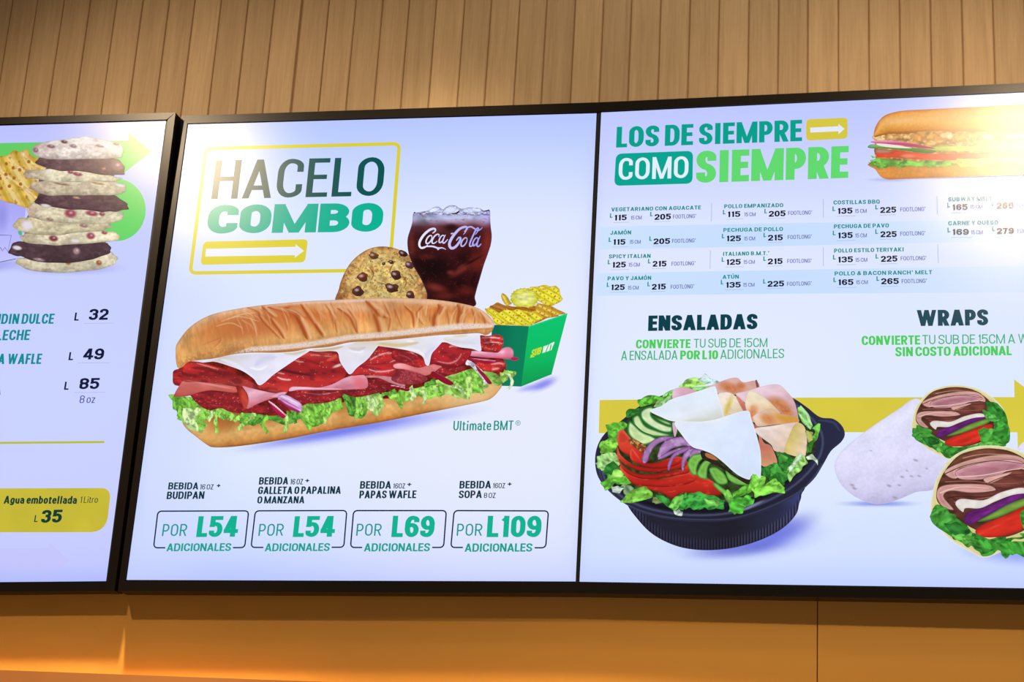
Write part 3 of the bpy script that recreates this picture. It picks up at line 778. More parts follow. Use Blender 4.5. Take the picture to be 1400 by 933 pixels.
piece(ck, 'cookie', C, [(75, 520), (78, 450), (95, 395), (125, 340), (165, 298), (215, 268), (268, 257), (325, 263), (385, 288), (432, 328), (464, 378), (480, 432), (476, 520), (280, 540)], (205, 175, 105), cookie, h=1.0)
def chip(x, y, rx, ry, rot=0, c=(104, 56, 48), parent=None, fr=C, cur='chocolate_chip'):
    tt = np.linspace(0, 6.283, 12, endpoint=False); ca, sa = math.cos(math.radians(rot)), math.sin(math.radians(rot))
    P = [(x + rx * math.cos(q) * ca * (1 + rnd.uniform(-.24, .24)) - ry * math.sin(q) * sa, y + rx * math.cos(q) * sa + ry * math.sin(q) * ca * (1 + rnd.uniform(-.24, .24))) for q in tt]
    def f(p): p.blob(x + rx * .3, y + ry * .35, rx * .8, ry * .7, tuple(v * .6 for v in c), .8, rot, .8); p.blob(x - rx * .25, y - ry * .3, rx * .35, ry * .28, (222, 196, 196), .8, rot, .8); p.edge(3, tuple(v * .55 for v in c), .6)
    return piece(parent or ck, cur, fr, P, c, f, h=.9)
for a in ((235, 300, 24, 16, 10, (132, 80, 58)), (186, 398, 26, 22, 0, (130, 62, 44)), (165, 462, 24, 22, 0, (96, 52, 50)), (336, 388, 26, 20, 20, (92, 48, 42)), (318, 447, 30, 22, 10, (98, 54, 46)), (398, 342, 24, 18, 25, (112, 66, 68)), (370, 290, 22, 14, 25, (84, 42, 46)), (402, 478, 22, 16, 10, (104, 60, 52)), (282, 335, 8, 7, 0), (316, 328, 12, 9, 0), (440, 345, 10, 14, -20)):
    chip(*a)

# ---- cola glass
co_ = holder('cola_image', label='displayed picture of a glass of cola with ice')
def cola(p):
    yy = p.y + (p.x - 480) * .03
    p.ramp(yy, [(60, (196, 208, 246)), (120, (176, 184, 232)), (170, (190, 192, 230)), (205, (150, 128, 156)), (245, (92, 48, 56)), (330, (70, 26, 30)), (470, (62, 18, 22)), (600, (44, 10, 16)), (1050, (44, 8, 12))])
    lo = sstep(230, 330, p.y)
    p.noise(90, .25, 30, 1.5, seed=4, o=2)
    def b(x, y, rx, ry, c, a, r=0): p.blob(x, y, rx, ry, c, a, r, .85)
    b(300, 650, 130, 110, (22, 4, 10), .9); b(480, 260, 60, 30, (40, 12, 18), .9); b(560, 820, 70, 60, (26, 4, 8), .8)
    b(830, 420, 46, 160, (128, 40, 34), .85, 8); b(740, 600, 80, 90, (112, 34, 28), .8, 20); b(560, 690, 90, 26, (124, 44, 34), .75, -30); b(330, 850, 90, 34, (132, 48, 38), .8, 15); b(620, 880, 80, 40, (98, 26, 20), .8)
    b(240, 545, 80, 26, (88, 30, 26), .7); b(90, 430, 30, 110, (116, 44, 34), .7, -6); b(600, 640, 50, 18, (134, 56, 44), .6, -20); b(470, 700, 30, 20, (150, 60, 50), .6); b(420, 930, 90, 30, (110, 36, 30), .7)
    b(820, 170, 60, 60, (170, 166, 222), .7); b(760, 215, 60, 22, (148, 120, 150), .5, 20); b(690, 590, 90, 10, (20, 4, 8), .7, -30); b(700, 760, 16, 60, (26, 6, 8), .7, 20)
    p.noise(14, .45, 20, 1.6, seed=14, col=(120, 50, 42), thr=.34); p.specks(9, .996, (190, 120, 110), .25, 31)
    # bubbles and ice at the rim
    p.mix((p.y < 135) * sstep(.05, .2, fbm(p.x / 30, p.y / 14, 8, 3)) * .8, (226, 236, 255)); p.mix((p.y < 140) * sstep(.12, .22, fbm(p.x / 36, p.y / 12, 18, 3)) * .8, (96, 84, 120))
    p.edge(9, (96, 62, 110), .5)
piece(co_, 'glass', V, [(108, 122), (150, 112), (200, 104), (262, 92), (300, 66), (345, 54), (372, 66), (400, 82), (432, 60), (470, 42), (520, 46), (560, 70), (600, 76), (650, 64), (720, 66), (770, 76), (800, 94), (858, 92), (862, 170), (868, 250), (878, 340), (868, 430), (836, 530), (800, 630), (768, 740), (738, 840), (712, 940), (690, 1040), (280, 1040), (240, 900), (180, 760), (110, 640), (64, 520), (50, 420), (56, 350), (78, 280), (98, 210)], (60, 16, 20), cola, sm=True, h=1.0)
for q in ([(255, 92), (340, 58), (372, 80), (330, 100), (270, 116)], [(390, 118), (440, 62), (490, 44), (560, 76), (540, 112), (470, 128)], [(590, 90), (660, 66), (750, 72), (780, 100), (700, 116), (610, 112)]):
    piece(co_, 'ice_cube', V, q, (206, 218, 250), lambda p: (p.noise(24, .12, 20, 2, seed=rnd.random() * 50), p.edge(5, (110, 104, 150), .7), p.noise(20, .8, 0, 1, seed=rnd.random() * 50, col=(240, 246, 255), thr=.1)), h=.8)
for q, c in (([(112, 112), (125, 108), (128, 118), (116, 122)], (30, 24, 50)), ([(225, 120), (262, 124), (240, 130)], (60, 30, 40)), ([(480, 122), (520, 118), (560, 92), (545, 122), (500, 132)], (50, 24, 40)), ([(770, 90), (800, 98), (850, 84), (848, 96), (800, 104)], (30, 20, 44))):
    piece(co_, 'ice_shadow', V, q, c, None, h=.8)
def LG_(x): t_ = min(1, max(0, (x - 160) / 620)); return tuple(a * (1 - t_) + b * t_ for a, b in zip((236, 236, 252), (164, 160, 244)))
lg = holder('script_logo', co_)
def sw_(pts, w, w1=None, closed=False):
    P = smooth(pts, 5, False); n = len(P); l, r = [], []
    for i in range(n):
        d = P[min(i + 1, n - 1)] - P[max(i - 1, 0)]; d /= np.linalg.norm(d) + 1e-9
        t_ = i / (n - 1); ww = ((w1 or w * .3) + (w - (w1 or w * .3)) * math.sin(math.pi * t_) ** .8) / 2
        l.append(P[i] + ww * np.array((-d[1], d[0]))); r.append(P[i] - ww * np.array((-d[1], d[0])))
    x = float(np.mean(P[:, 0]))
    x0, y0, s_ = V; N_ = len(l); cc = np.array(l + r); px = cc / s_ + np.array([x0, y0])
    me = mesh_from('script_stroke', CUR.world(px, CUR.next()) - CUR.base, [(i, i + 1, N_ + i + 1, N_ + i) for i in range(N_ - 1)], M_PRINT)
    set_cols(me, np.array([LG_(v[0]) for v in cc]))
    o = link('script_stroke', me, lg); return o
def sring(cx, cy, rx, ry, w):
    P = [(cx + rx * math.cos(q) + .42 * ry * math.sin(q), cy - ry * math.sin(q)) for q in np.linspace(.6, .6 + 6.4, 16)]
    sw_(P, w, w * .5)
# these strokes belong to one mark: join them into a single mesh at the end
sw_([(296, 318), (322, 296), (322, 276), (300, 272), (262, 288), (212, 332), (174, 392), (168, 436), (190, 462), (226, 452), (250, 430)], 24, 7)
sw_([(186, 456), (240, 446), (300, 446), (350, 462), (392, 460), (430, 476)], 17, 3); sw_([(340, 462), (352, 476), (364, 462)], 12, 3)
sring(262, 378, 24, 40, 15)
sw_([(356, 352), (362, 334), (346, 326), (318, 344), (294, 384), (294, 412), (316, 414), (344, 392)], 15, 6)
sring(386, 372, 20, 36, 14); sw_([(424, 330), (404, 372), (396, 402), (412, 412), (448, 374)], 15, 6)
sw_([(476, 322), (500, 316)], 13, 10)
sw_([(608, 300), (632, 280), (634, 258), (610, 254), (560, 276), (506, 334), (468, 398), (464, 440), (486, 464), (524, 448), (560, 402), (572, 366), (556, 358), (530, 388)], 27, 8)
sw_([(598, 330), (622, 300), (632, 268), (668, 252), (704, 268), (738, 290), (770, 276), (786, 258)], 15, 4)
sring(606, 402, 24, 42, 15)
sw_([(716, 330), (746, 288), (744, 264), (722, 284), (690, 350), (664, 412), (664, 444), (690, 436), (704, 420)], 16, 7)
sring(716, 400, 20, 40, 14); sw_([(766, 342), (742, 392), (732, 434), (748, 446), (776, 418)], 16, 6)
objs = list(lg.children)
vs, fs, cs = [], [], []
for o in objs:
    b0 = len(vs); vs += [tuple(v.co) for v in o.data.vertices]; fs += [tuple(b0 + i for i in p_.vertices) for p_ in o.data.polygons]; cs += [tuple(c.color) for c in o.data.color_attributes['Col'].data]
    bpy.data.objects.remove(o)
bpy.data.objects.remove(lg)
me = mesh_from('script_logo', vs, fs, M_PRINT); ca_ = me.color_attributes.new('Col', 'FLOAT_COLOR', 'POINT'); ca_.data.foreach_set('color', np.array(cs, np.float32).ravel())
link('script_logo', me, co_)

# ---- fries in the green box
shadow(None, X, 520, 905, 170, 60, (112, 112, 236), .8, -24)
shadow(None, X, 400, 935, 150, 40, (120, 120, 236), .6, -14)
fb = holder('fries_image', label='displayed picture of waffle fries in a green box')
def waffle(ang, pitch, base, hi=(244, 234, 112), dots=True, s0=1):
    ca, sa = math.cos(math.radians(ang)), math.sin(math.radians(ang))
    def f(p):
        u, v = p.x * ca + p.y * sa, -p.x * sa + p.y * ca
        p.noise(30, .10, 0, 1, seed=s0)
        s_ = np.sin(v / pitch * math.pi)
        p.mix(sstep(.2, .9, s_) * .75, hi); p.mix(sstep(.5, 1, -s_) * .55, (176, 146, 18))
        if dots:
            m = (1 - sstep(.05, .19, np.hypot(((u / pitch / 1.7) % 1) - .5, (((v / pitch / 2 + .25) % 1) - .5) * 1.1)))
            p.mix(m * .85, (92, 50, 10))
        p.noise(16, .6, 0, 1, seed=s0 + 5, col=(160, 84, 24), thr=.24); p.edge(5, (176, 120, 30), .55)
    return f
YF = (230, 222, 48)
def fry(fr, pts, base=YF, ang=30, pitch=15, dots=True, parent=None, s0=1, hi=(244, 234, 112), amp=5):
    return piece(parent or fb, 'waffle_fry', fr, ragged(pts, amp, 2), base, waffle(ang, pitch * 1.45, base, hi, dots, s0), h=.95)
fry(X, [(55, 245), (120, 210), (190, 232), (260, 240), (430, 240), (560, 250), (650, 300), (640, 322), (540, 350), (420, 390), (200, 380), (90, 320)], (160, 96, 40), 20, 20, False, s0=3, hi=(196, 140, 70))
fry(X, [(15, 268), (60, 256), (130, 285), (190, 330), (280, 395), (240, 404), (110, 396), (70, 330)], YF, 35, 15, s0=9)
fry(X, [(155, 150), (170, 126), (212, 160), (246, 225), (215, 240), (185, 226), (170, 200)], (206, 178, 60), 60, 14, False, s0=12)
fry(X, [(465, 215), (560, 235), (640, 268), (704, 300), (620, 322), (560, 345), (500, 330), (440, 280)], (200, 150, 50), 25, 17, s0=15)
fry(X, [(400, 84), (470, 70), (530, 56), (570, 74), (625, 68), (658, 100), (664, 150), (678, 180), (640, 218), (590, 236), (520, 226), (470, 190)], YF, 30, 16, s0=19)
fry(X, [(100, 318), (180, 270), (240, 256), (340, 262), (440, 286), (520, 335), (500, 358), (450, 376), (392, 410), (250, 402), (170, 386)], YF, 35, 17, s0=23)
def cutfry(p):
    r = np.hypot((p.x - 355) / 125, (p.y - 175) / 90)
    p.ramp(r, [(0, (226, 224, 150)), (.6, (218, 220, 104)), (.85, (206, 208, 52)), (1, (186, 160, 40))]); p.noise(20, .12, 0, 2, seed=4); p.noise(9, .5, 10, 3, seed=6, col=(240, 240, 200), thr=.15); p.edge(7, (176, 170, 30), .7)
star = []
for i in range(44):
    a_ = i / 44 * 2 * math.pi; k_ = 1 if i % 2 else .91; star.append((355 + 124 * math.cos(a_) * k_, 172 + 84 * math.sin(a_) * k_ + (6 if a_ < 3.14 else -4)))
piece(fb, 'waffle_fry', X, star, YF, cutfry, sm=False, h=.9)
fry(X, [(200, 262), (330, 244), (400, 262), (450, 268), (420, 284), (300, 270), (230, 276)], (150, 80, 34), 20, 20, False, s0=31, hi=(176, 110, 50))
bx = piece(fb, 'box_side', X, [(80, 400), (392, 411), (326, 926), (120, 918), (60, 700)], (0, 110, 84), lambda p: p.grad((100, 500), (370, 560), [(0, (0, 104, 86)), (.6, (2, 124, 90)), (1, (0, 128, 88))]), sm=False, h=2.5)
piece(fb, 'box_front', X, [(392, 411), (722, 300), (585, 822), (326, 926)], (0, 186, 100), lambda p: (p.grad((450, 380), (500, 880), [(0, (2, 196, 112)), (.6, (6, 186, 98)), (1, (6, 156, 82))]), p.stroke([(392, 411), (722, 300)], 3, (70, 222, 150), .8)), sm=False, h=2.5)
text('SUB', X, 404, 674, 490, 648, 62, (204, 224, 50), .19, .15, parent=fb, gap=.03, sl=.30, name='box_lettering')
text('WAY', X, 498, 646, 592, 612, 62, (234, 244, 240), .19, .15, parent=fb, gap=.03, sl=.30, name='box_lettering', h1=64)
piece(fb, 'logo_arrow', X, [(400, 680), (416, 656), (424, 668), (440, 664), (438, 674), (424, 676)], (204, 224, 50), None, sm=False, h=1)
piece(fb, 'logo_arrow', X, [(576, 560), (610, 544), (602, 572), (596, 566), (586, 572)], (234, 244, 240), None, sm=False, h=1)

# ================================================================= LEFT SCREEN: fries and cookie stack
CUR = scrL
shadow(None, K, 330, 815, 330, 40, (150, 150, 236), .75, 0)
shadow(None, K, -20, 800, 200, 46, (140, 140, 230), .6, -6)
fl = holder('fries_image', label='displayed picture of waffle fries in a lilac box')
piece(fl, 'paper_box', K, [(-150, 420), (60, 480), (130, 500), (112, 640), (92, 768), (0, 786), (-150, 800)], (170, 170, 250), lambda p: (p.grad((0, 470), (0, 790), [(0, (166, 164, 240)), (.4, (178, 178, 252)), (1, (196, 198, 255))]), p.blob(10, 560, 24, 60, (140, 136, 226), .7, 0, .9)), sm=False, h=3)
for q in ([(-60, 650), (56, 653), (38, 732), (24, 712), (12, 730), (2, 712)], [(-60, 792), (0, 784), (78, 768)]):
    ring('drawn_line', K, q, 3, (60, 64, 120), fl, closed=False)
fry(K, [(-60, 290), (0, 262), (40, 262), (65, 238), (100, 240), (132, 232), (150, 262), (200, 280), (240, 330), (215, 400), (190, 470), (140, 515), (90, 508), (40, 494), (0, 478), (-60, 450)], (214, 180, 92), 62, 24, False, fl, 3, (236, 214, 150), 4)
for q in ([(70, 300), (120, 340), (190, 380), (230, 400)], [(0, 330), (60, 380), (120, 420), (180, 470)], [(110, 250), (160, 300), (220, 330)]):
    piece(fl, 'fry_ridge', K, ribbon_pts(smooth(q, 3, False), 20, 14), (234, 208, 130), lambda p: (p.noise(12, .12, 0, 1, seed=5), p.noise(14, .8, 0, 1, seed=9, col=(232, 224, 214), thr=.05), p.edge(4, (190, 130, 50), .6)), h=1)
for x, y in ((28, 352), (68, 370), (0, 372), (45, 410), (5, 420), (64, 320), (30, 300), (96, 330), (100, 400), (140, 290)):
    piece(fl, 'fry_hole', K, [(x - 8, y), (x, y - 8), (x + 9, y - 2), (x + 7, y + 9), (x - 4, y + 9)], (160, 96, 36), lambda p: p.edge(3, (206, 150, 70), .6), h=1)
cs_ = holder('cookie_stack_image', label='displayed picture of ten stacked cookies')
def ck_paint(base, tan, seed, hot=()):
    def f(p):
        y0_, y1_ = p.y.min(), p.y.max(); x0_, x1_ = p.x.min(), p.x.max()
        p.mix(sstep(.30, .0, (p.x - x0_) / (x1_ - x0_)) * .75, tan)
        p.mix(sstep(.55, 1.0, (p.y - y0_) / (y1_ - y0_)) * .4, tuple(v * .62 for v in base))
        p.mix(sstep(.35, 0, (p.y - y0_) / (y1_ - y0_)) * .35, tuple(min(255, v * 1.18 + 8) for v in base))
        p.noise(26, .10, 0, 1.8, seed=seed); p.noise(9, .09, 0, 1.3, seed=seed + 3); p.noise(18, .4, 0, 1.8, seed=seed + 13, col=tuple(min(255, v * 1.2 + 14) for v in base), thr=.12); p.noise(12, .4, 0, 1.6, seed=seed + 8, col=tuple(v * .8 for v in base), thr=.26); p.edge(4, tuple(v * .6 for v in base), .5)
        for x, y, rx, ry, c in hot: p.blob(x, y, rx, ry, c, .95, 10, .4); p.blob(x + 3, y - 3, rx * .3, ry * .3, (240, 220, 226), .6, 0, .8)
    return f
W_, T_, D_ = (222, 211, 180), (166, 136, 118), (98, 70, 76)
RC, CC, WH = (150, 66, 84), (150, 90, 50), (226, 220, 232)
ST = [([(75, 790), (90, 768), (170, 770), (280, 782), (400, 775), (480, 750), (540, 740), (578, 768), (560, 795), (480, 818), (360, 828), (230, 830), (130, 815)], (206, 196, 170), (200, 186, 150), ((335, 785, 14, 12, CC), (485, 787, 14, 12, CC))),
      ([(42, 735), (60, 700), (100, 688), (200, 698), (320, 702), (430, 698), (520, 695), (543, 715), (535, 742), (450, 765), (380, 778), (280, 782), (180, 775), (110, 755), (70, 750)], (80, 58, 66), (64, 44, 52), ((84, 714, 22, 10, WH), (190, 772, 28, 7, (150, 130, 140)), (375, 730, 16, 16, (170, 140, 140)))),
      ([(100, 660), (130, 648), (250, 645), (380, 640), (490, 632), (560, 640), (585, 655), (575, 675), (500, 685), (400, 692), (280, 698), (170, 692), (115, 680)], W_, (190, 172, 140), ((262, 668, 22, 14, (120, 50, 60)), (445, 656, 20, 16, RC), (512, 640, 14, 8, RC), (370, 680, 20, 8, WH))),
      ([(65, 605), (95, 575), (160, 568), (260, 580), (380, 592), (480, 590), (540, 595), (545, 615), (490, 628), (400, 632), (300, 645), (190, 645), (100, 632)], (206, 194, 160), (186, 164, 134), ((132, 604, 26, 22, WH), (410, 606, 20, 8, (150, 110, 110)))),
      ([(133, 530), (160, 500), (220, 505), (320, 520), (420, 528), (520, 535), (600, 540), (600, 572), (530, 588), (420, 588), (310, 588), (200, 572), (145, 560)], W_, T_, ((345, 545, 28, 20, RC), (450, 545, 30, 12, RC), (500, 548, 14, 10, (140, 70, 80)), (245, 575, 18, 8, (150, 110, 100)))),
      ([(168, 490), (200, 455), (280, 452), (380, 458), (480, 455), (560, 462), (620, 495), (630, 520), (570, 530), (500, 530), (400, 522), (300, 518), (210, 505)], D_, (66, 46, 50), ((225, 508, 26, 8, WH), (375, 468, 18, 5, (190, 150, 110)))),
      ([(145, 420), (165, 395), (230, 388), (330, 385), (460, 387), (560, 395), (612, 405), (612, 435), (585, 448), (480, 452), (360, 452), (250, 452), (180, 440)], (206, 192, 164), (160, 132, 116), ((590, 408, 20, 6, WH), (480, 398, 34, 5, (170, 130, 90)), (300, 400, 40, 6, (150, 110, 90)))),
      ([(115, 355), (130, 336), (200, 334), (260, 330), (340, 325), (400, 340), (480, 350), (570, 365), (600, 372), (560, 382), (450, 383), (330, 388), (250, 388), (200, 378), (130, 372)], W_, (164, 134, 116), ((345, 342, 14, 8, RC), (380, 352, 24, 9, RC), (240, 340, 12, 6, WH))),
      ([(175, 300), (205, 272), (300, 270), (420, 275), (510, 268), (580, 285), (607, 315), (608, 350), (540, 352), (470, 345), (380, 335), (300, 332), (240, 325)], (112, 82, 86), (78, 56, 60), ((575, 310, 30, 24, (150, 110, 110)), (510, 326, 10, 6, (180, 130, 110)))),
      ([(158, 235), (175, 212), (220, 198), (310, 188), (360, 180), (420, 176), (520, 190), (590, 205), (606, 235), (590, 265), (480, 270), (360, 273), (240, 270), (175, 258)], (228, 216, 208), (180, 150, 146), ((315, 194, 16, 8, (84, 50, 60)), (250, 216, 20, 9, (130, 90, 100)), (175, 235, 14, 12, (140, 100, 110)), (360, 215, 18, 9, (150, 110, 120)), (490, 215, 22, 6, (150, 120, 130)), (570, 205, 14, 6, (140, 100, 110)), (430, 192, 40, 10, (236, 226, 232))))]
piece(cs_, 'stack_shade', K, [(110, 700), (120, 640), (110, 600), (170, 500), (190, 440), (190, 380), (240, 300), (250, 260), (560, 255), (560, 350), (565, 430), (560, 540), (500, 600), (520, 690), (500, 750), (120, 770)], (124, 104, 100), lambda p: p.noise(20, .15, 0, 3), sm=False, h=2)
for i, (q, b_, t_, hot) in enumerate(ST):
    q = np.array(q, float); m_ = q.mean(0); q = m_ + (q - m_) * (1.01, 1.16)
    piece(cs_, 'cookie', K, ragged(q, 2.5, 2), b_, ck_paint(b_, t_, 11 + 5 * i, hot), h=1.0)
piece(cs_, 'candy_piece', K, [(88, 634), (104, 632), (108, 650), (96, 652)], (80, 180, 150), None, h=1)

# ================================================================= SANDWICH PICTURE (middle screen)
CUR = scrM
A = (210, 380, 3.59)
D1, D2, D3 = (230, 460, 5.83), (380, 440, 5.83), (540, 430, 5.83)
def toA(fr, pts):
    return [((x / fr[2] + fr[0] - A[0]) * A[2], (y / fr[2] + fr[1] - A[1]) * A[2]) for x, y in pts]
shadow(None, A, 1010, 745, 740, 60, (140, 150, 246), .8, -9.5)
shadow(None, A, 900, 756, 560, 34, (96, 104, 226), .7, -10.5)
sw = holder('sandwich_image', label='displayed picture of a long salami and ham sandwich')

# bottom bread
def bread_low(p):
    p.grad((0, 0), (0, 1), [(0, (214, 160, 92)), (1, (214, 160, 92))])
    edge_y = np.interp(p.x, [180, 320, 520, 860, 1200, 1500, 1700], [800, 836, 812, 752, 690, 630, 590])
    t = (edge_y - p.y) / 120
    p.ramp(t, [(0, (150, 92, 38)), (.08, (186, 122, 58)), (.25, (206, 150, 84)), (.55, (220, 172, 106)), (.9, (188, 128, 66)), (1.3, (150, 92, 48))])
    p.noise(14, .06, seed=5); p.noise(60, .07, seed=8)
    p.blob(1560, 600, 150, 70, (236, 206, 150), .7, -14, .8)
    p.blob(250, 770, 70, 60, (226, 178, 104), .6, 30, .9)
    # fine netting pressed in the crust
    a = np.sin(p.x * .62 + p.y * .2) * np.sin(p.y * .75 - p.x * .12)
    m = sstep(360, 520, p.x) * (1 - sstep(1250, 1500, p.x)) * sstep(0.0, .1, t) * (1 - sstep(.5, .9, t))
    p.c = p.c * (1 + (a * .20 * m))[:, None]
    p.blob(330, 720, 60, 40, (176, 104, 50), .5, -20, .9); p.blob(930, 640, 30, 60, (176, 110, 56), .55, 0, .9)
    p.edge(3, (140, 90, 50), .5)
piece(sw, 'bottom_bread', A, [(140, 700), (160, 740), (215, 785), (262, 820), (300, 833), (420, 827), (640, 795), (860, 752), (1100, 712), (1300, 672), (1500, 632), (1620, 606), (1660, 590), (1690, 560), (1708, 522), (1640, 500), (1400, 520), (1000, 560), (600, 620), (300, 640), (160, 650)], (210, 160, 92), bread_low)

# dark meat under-layer, one long strip between the breads
def under(p):
    p.noise(26, .30, seed=2); p.noise(9, .18, seed=12)
piece(sw, 'filling_shade', A, [(120, 450), (200, 600), (330, 650), (600, 680), (800, 640), (1000, 600), (1200, 590), (1450, 560), (1650, 520), (1730, 430), (1600, 330), (1200, 330), (800, 360), (300, 410)], (112, 26, 22), under)

# lettuce behind and along the bread
for pts, c in (([(75, 580), (110, 572), (190, 590), (250, 640), (262, 668), (200, 700), (150, 720), (118, 690), (128, 660), (95, 640), (102, 612)], 0),
               ([(112, 650), (160, 640), (210, 650), (232, 690), (250, 740), (232, 762), (190, 752), (160, 728), (142, 700)], 5),
               ([(205, 640), (260, 640), (300, 660), (290, 690), (250, 700), (262, 730), (225, 758), (210, 700)], 1),
               ([(95, 585), (150, 600), (140, 680), (120, 688), (112, 650), (98, 640)], 2)):
    leafp(sw, A, pts, GREENS[c], 60)
for pts, c in (([(252, 680), (300, 640), (360, 650), (410, 680), (380, 700), (330, 690), (300, 670)], 1),
               ([(400, 690), (440, 660), (560, 680), (700, 660), (740, 680), (690, 712), (640, 722), (560, 700), (500, 720), (440, 726)], 4),
               ([(700, 640), (760, 620), (860, 610), (920, 590), (930, 640), (880, 660), (850, 700), (790, 735), (745, 725), (715, 680)], 0),
               ([(930, 575), (990, 570), (1100, 560), (1130, 600), (1120, 640), (1060, 640), (1020, 692), (960, 680), (945, 640)], 4),
               ([(1000, 590), (1060, 585), (1120, 575), (1135, 620), (1110, 660), (1090, 676), (1040, 640), (1010, 660)], 3),
               ([(1150, 575), (1240, 552), (1330, 530), (1440, 520), (1430, 560), (1350, 600), (1300, 580), (1240, 610), (1200, 600), (1165, 600)], 1),
               ([(1330, 520), (1450, 480), (1560, 445), (1660, 470), (1640, 540), (1560, 560), (1500, 590), (1430, 570), (1370, 560)], 3),
               ([(1440, 500), (1560, 450), (1620, 500), (1610, 560), (1540, 570), (1470, 560)], 0)):
    leafp(sw, A, pts, GREENS[c], rnd.uniform(-40, 70))
# hanging shreds: points, width, shade
for fr, pts, w, c in ((D1, [(470, 590), (400, 600), (380, 670), (385, 770)], 34, 1), (D1, [(480, 600), (460, 640), (435, 655)], 44, 0), (D1, [(300, 640), (340, 600), (420, 580), (490, 610)], 26, 1),
                      (D1, [(250, 575), (215, 620), (200, 700)], 40, 5), (D1, [(150, 500), (100, 560), (90, 640)], 46, 0), (D1, [(600, 620), (560, 650), (530, 680)], 38, 1), (D1, [(690, 620), (640, 660), (560, 740)], 44, 3),
                      (D1, [(640, 640), (600, 700)], 30, 0), (D1, [(800, 640), (750, 700), (790, 770)], 38, 0), (D1, [(740, 660), (680, 700), (640, 690)], 30, 4), (D1, [(930, 640), (950, 700), (920, 770)], 30, 3),
                      (D1, [(350, 600), (345, 640), (322, 680)], 24, 5), (D1, [(960, 600), (940, 640), (880, 660)], 26, 2),
                      (D2, [(60, 740), (70, 800), (50, 880)], 34, 3), (D2, [(120, 700), (135, 760), (140, 810)], 44, 4), (D2, [(190, 680), (230, 740), (270, 780)], 60, 1), (D2, [(260, 740), (280, 800), (240, 850)], 56, 0),
                      (D2, [(340, 640), (380, 690), (320, 740)], 40, 0), (D2, [(490, 620), (430, 650), (400, 740)], 56, 1), (D2, [(380, 760), (375, 810)], 34, 3), (D2, [(530, 580), (570, 640), (580, 740)], 40, 4), (D2, [(640, 600), (640, 700), (620, 775)], 44, 1),
                      (D2, [(700, 600), (760, 640), (740, 720)], 46, 5), (D2, [(800, 590), (830, 640), (790, 700), (800, 750)], 36, 3), (D2, [(670, 620), (690, 690), (660, 740)], 36, 0), (D2, [(940, 550), (890, 570), (830, 580)], 34, 2), (D2, [(980, 560), (960, 620), (990, 680)], 40, 0),
                      (D3, [(60, 600), (60, 680), (40, 740)], 44, 0), (D3, [(120, 580), (150, 640), (130, 680)], 46, 5), (D3, [(210, 600), (240, 650), (230, 710)], 30, 5), (D3, [(260, 580), (290, 640)], 62, 1), (D3, [(360, 560), (370, 620), (350, 665)], 60, 0), (D3, [(320, 540), (240, 570)], 50, 4),
                      (D3, [(440, 560), (520, 590), (545, 630)], 34, 5), (D3, [(600, 500), (590, 580), (560, 680)], 70, 3), (D3, [(660, 540), (680, 590), (700, 630)], 46, 1), (D3, [(560, 470), (500, 520), (440, 550)], 60, 0), (D3, [(640, 470), (620, 560)], 60, 1), (D3, [(470, 540), (510, 570)], 36, 3)):
    strand(sw, fr, pts, w, GREENS[c])
leafp(sw, D3, [(700, 450), (780, 460), (840, 500), (880, 480), (870, 540), (820, 570), (760, 540), (720, 500)], (124, 176, 78), 30)
leafp(sw, D3, [(830, 470), (880, 450), (905, 490), (890, 530), (860, 545)], (150, 196, 96), 60)
strand(sw, D3, [(880, 460), (925, 500), (930, 560), (895, 600)], 28, (214, 232, 190))
strand(sw, D3, [(870, 455), (910, 462), (960, 470), (925, 495)], 26, (156, 208, 86))

RED, DRED = (196, 34, 34), (140, 22, 26)
def meat(ang=0, seed=1, spec=.5, hl=()):
    def f(p):
        p.noise(30, .16, ang, 2.5, seed=seed); p.noise(7, .10, ang, 1.5, seed=seed + 4)
        p.noise(10, .5, ang, 2, seed=seed + 6, col=(226, 70, 58), thr=.16)
        p.specks(3.4, 1 - .008 * spec, (244, 170, 160), .6, seed)
        p.edge(5, (96, 10, 16), .55)
        for q, w, a in hl: p.curve(q, w, (250, 206, 200), a, .8)
    return f
def slice_(fr, pts, base, paint, name='salami_slice', **k):
    f0 = paint
    if name == 'salami_slice':
        def paint(p):
            f0(p); p.noise(34, .5, 10, 2.5, seed=float(len(pts)), col=(96, 12, 20), thr=.12); p.c = p.c * .93 + np.array((4, 12, 15))
    return piece(sw, name, fr, pts, base, paint, **k)
sc = D1
slice_(D1, [(36, 330), (40, 280), (75, 262), (120, 262), (130, 330), (110, 390), (60, 392), (38, 370)], (176, 26, 26), meat(20, 3))
slice_(D1, [(180, 462), (230, 452), (340, 440), (450, 448), (560, 470), (700, 540), (840, 560), (930, 560), (900, 600), (780, 612), (640, 610), (500, 604), (420, 575), (330, 590), (260, 560), (205, 510)], (150, 22, 28),
       meat(10, 5, 3, [([(560, 480), (620, 580)], 22, 0.0)]))
def ham1(p):
    p.ramp((p.y - 360) / 110, [(0, (226, 132, 128)), (.4, (206, 106, 98)), (1, (178, 74, 70))]); p.noise(30, .08, 10, 3, seed=3)
    p.curve([(150, 355), (300, 380), (520, 420)], 7, (236, 158, 158), .6); p.blob(160, 420, 120, 50, (196, 96, 92), .7, -10, .8); p.edge(4, (150, 60, 60), .5)
slice_(D1, [(120, 352), (170, 352), (300, 362), (420, 372), (560, 402), (556, 440), (520, 450), (430, 440), (330, 432), (240, 450), (150, 478), (50, 482), (50, 460), (84, 400)], (210, 110, 104), ham1, 'ham_slice')
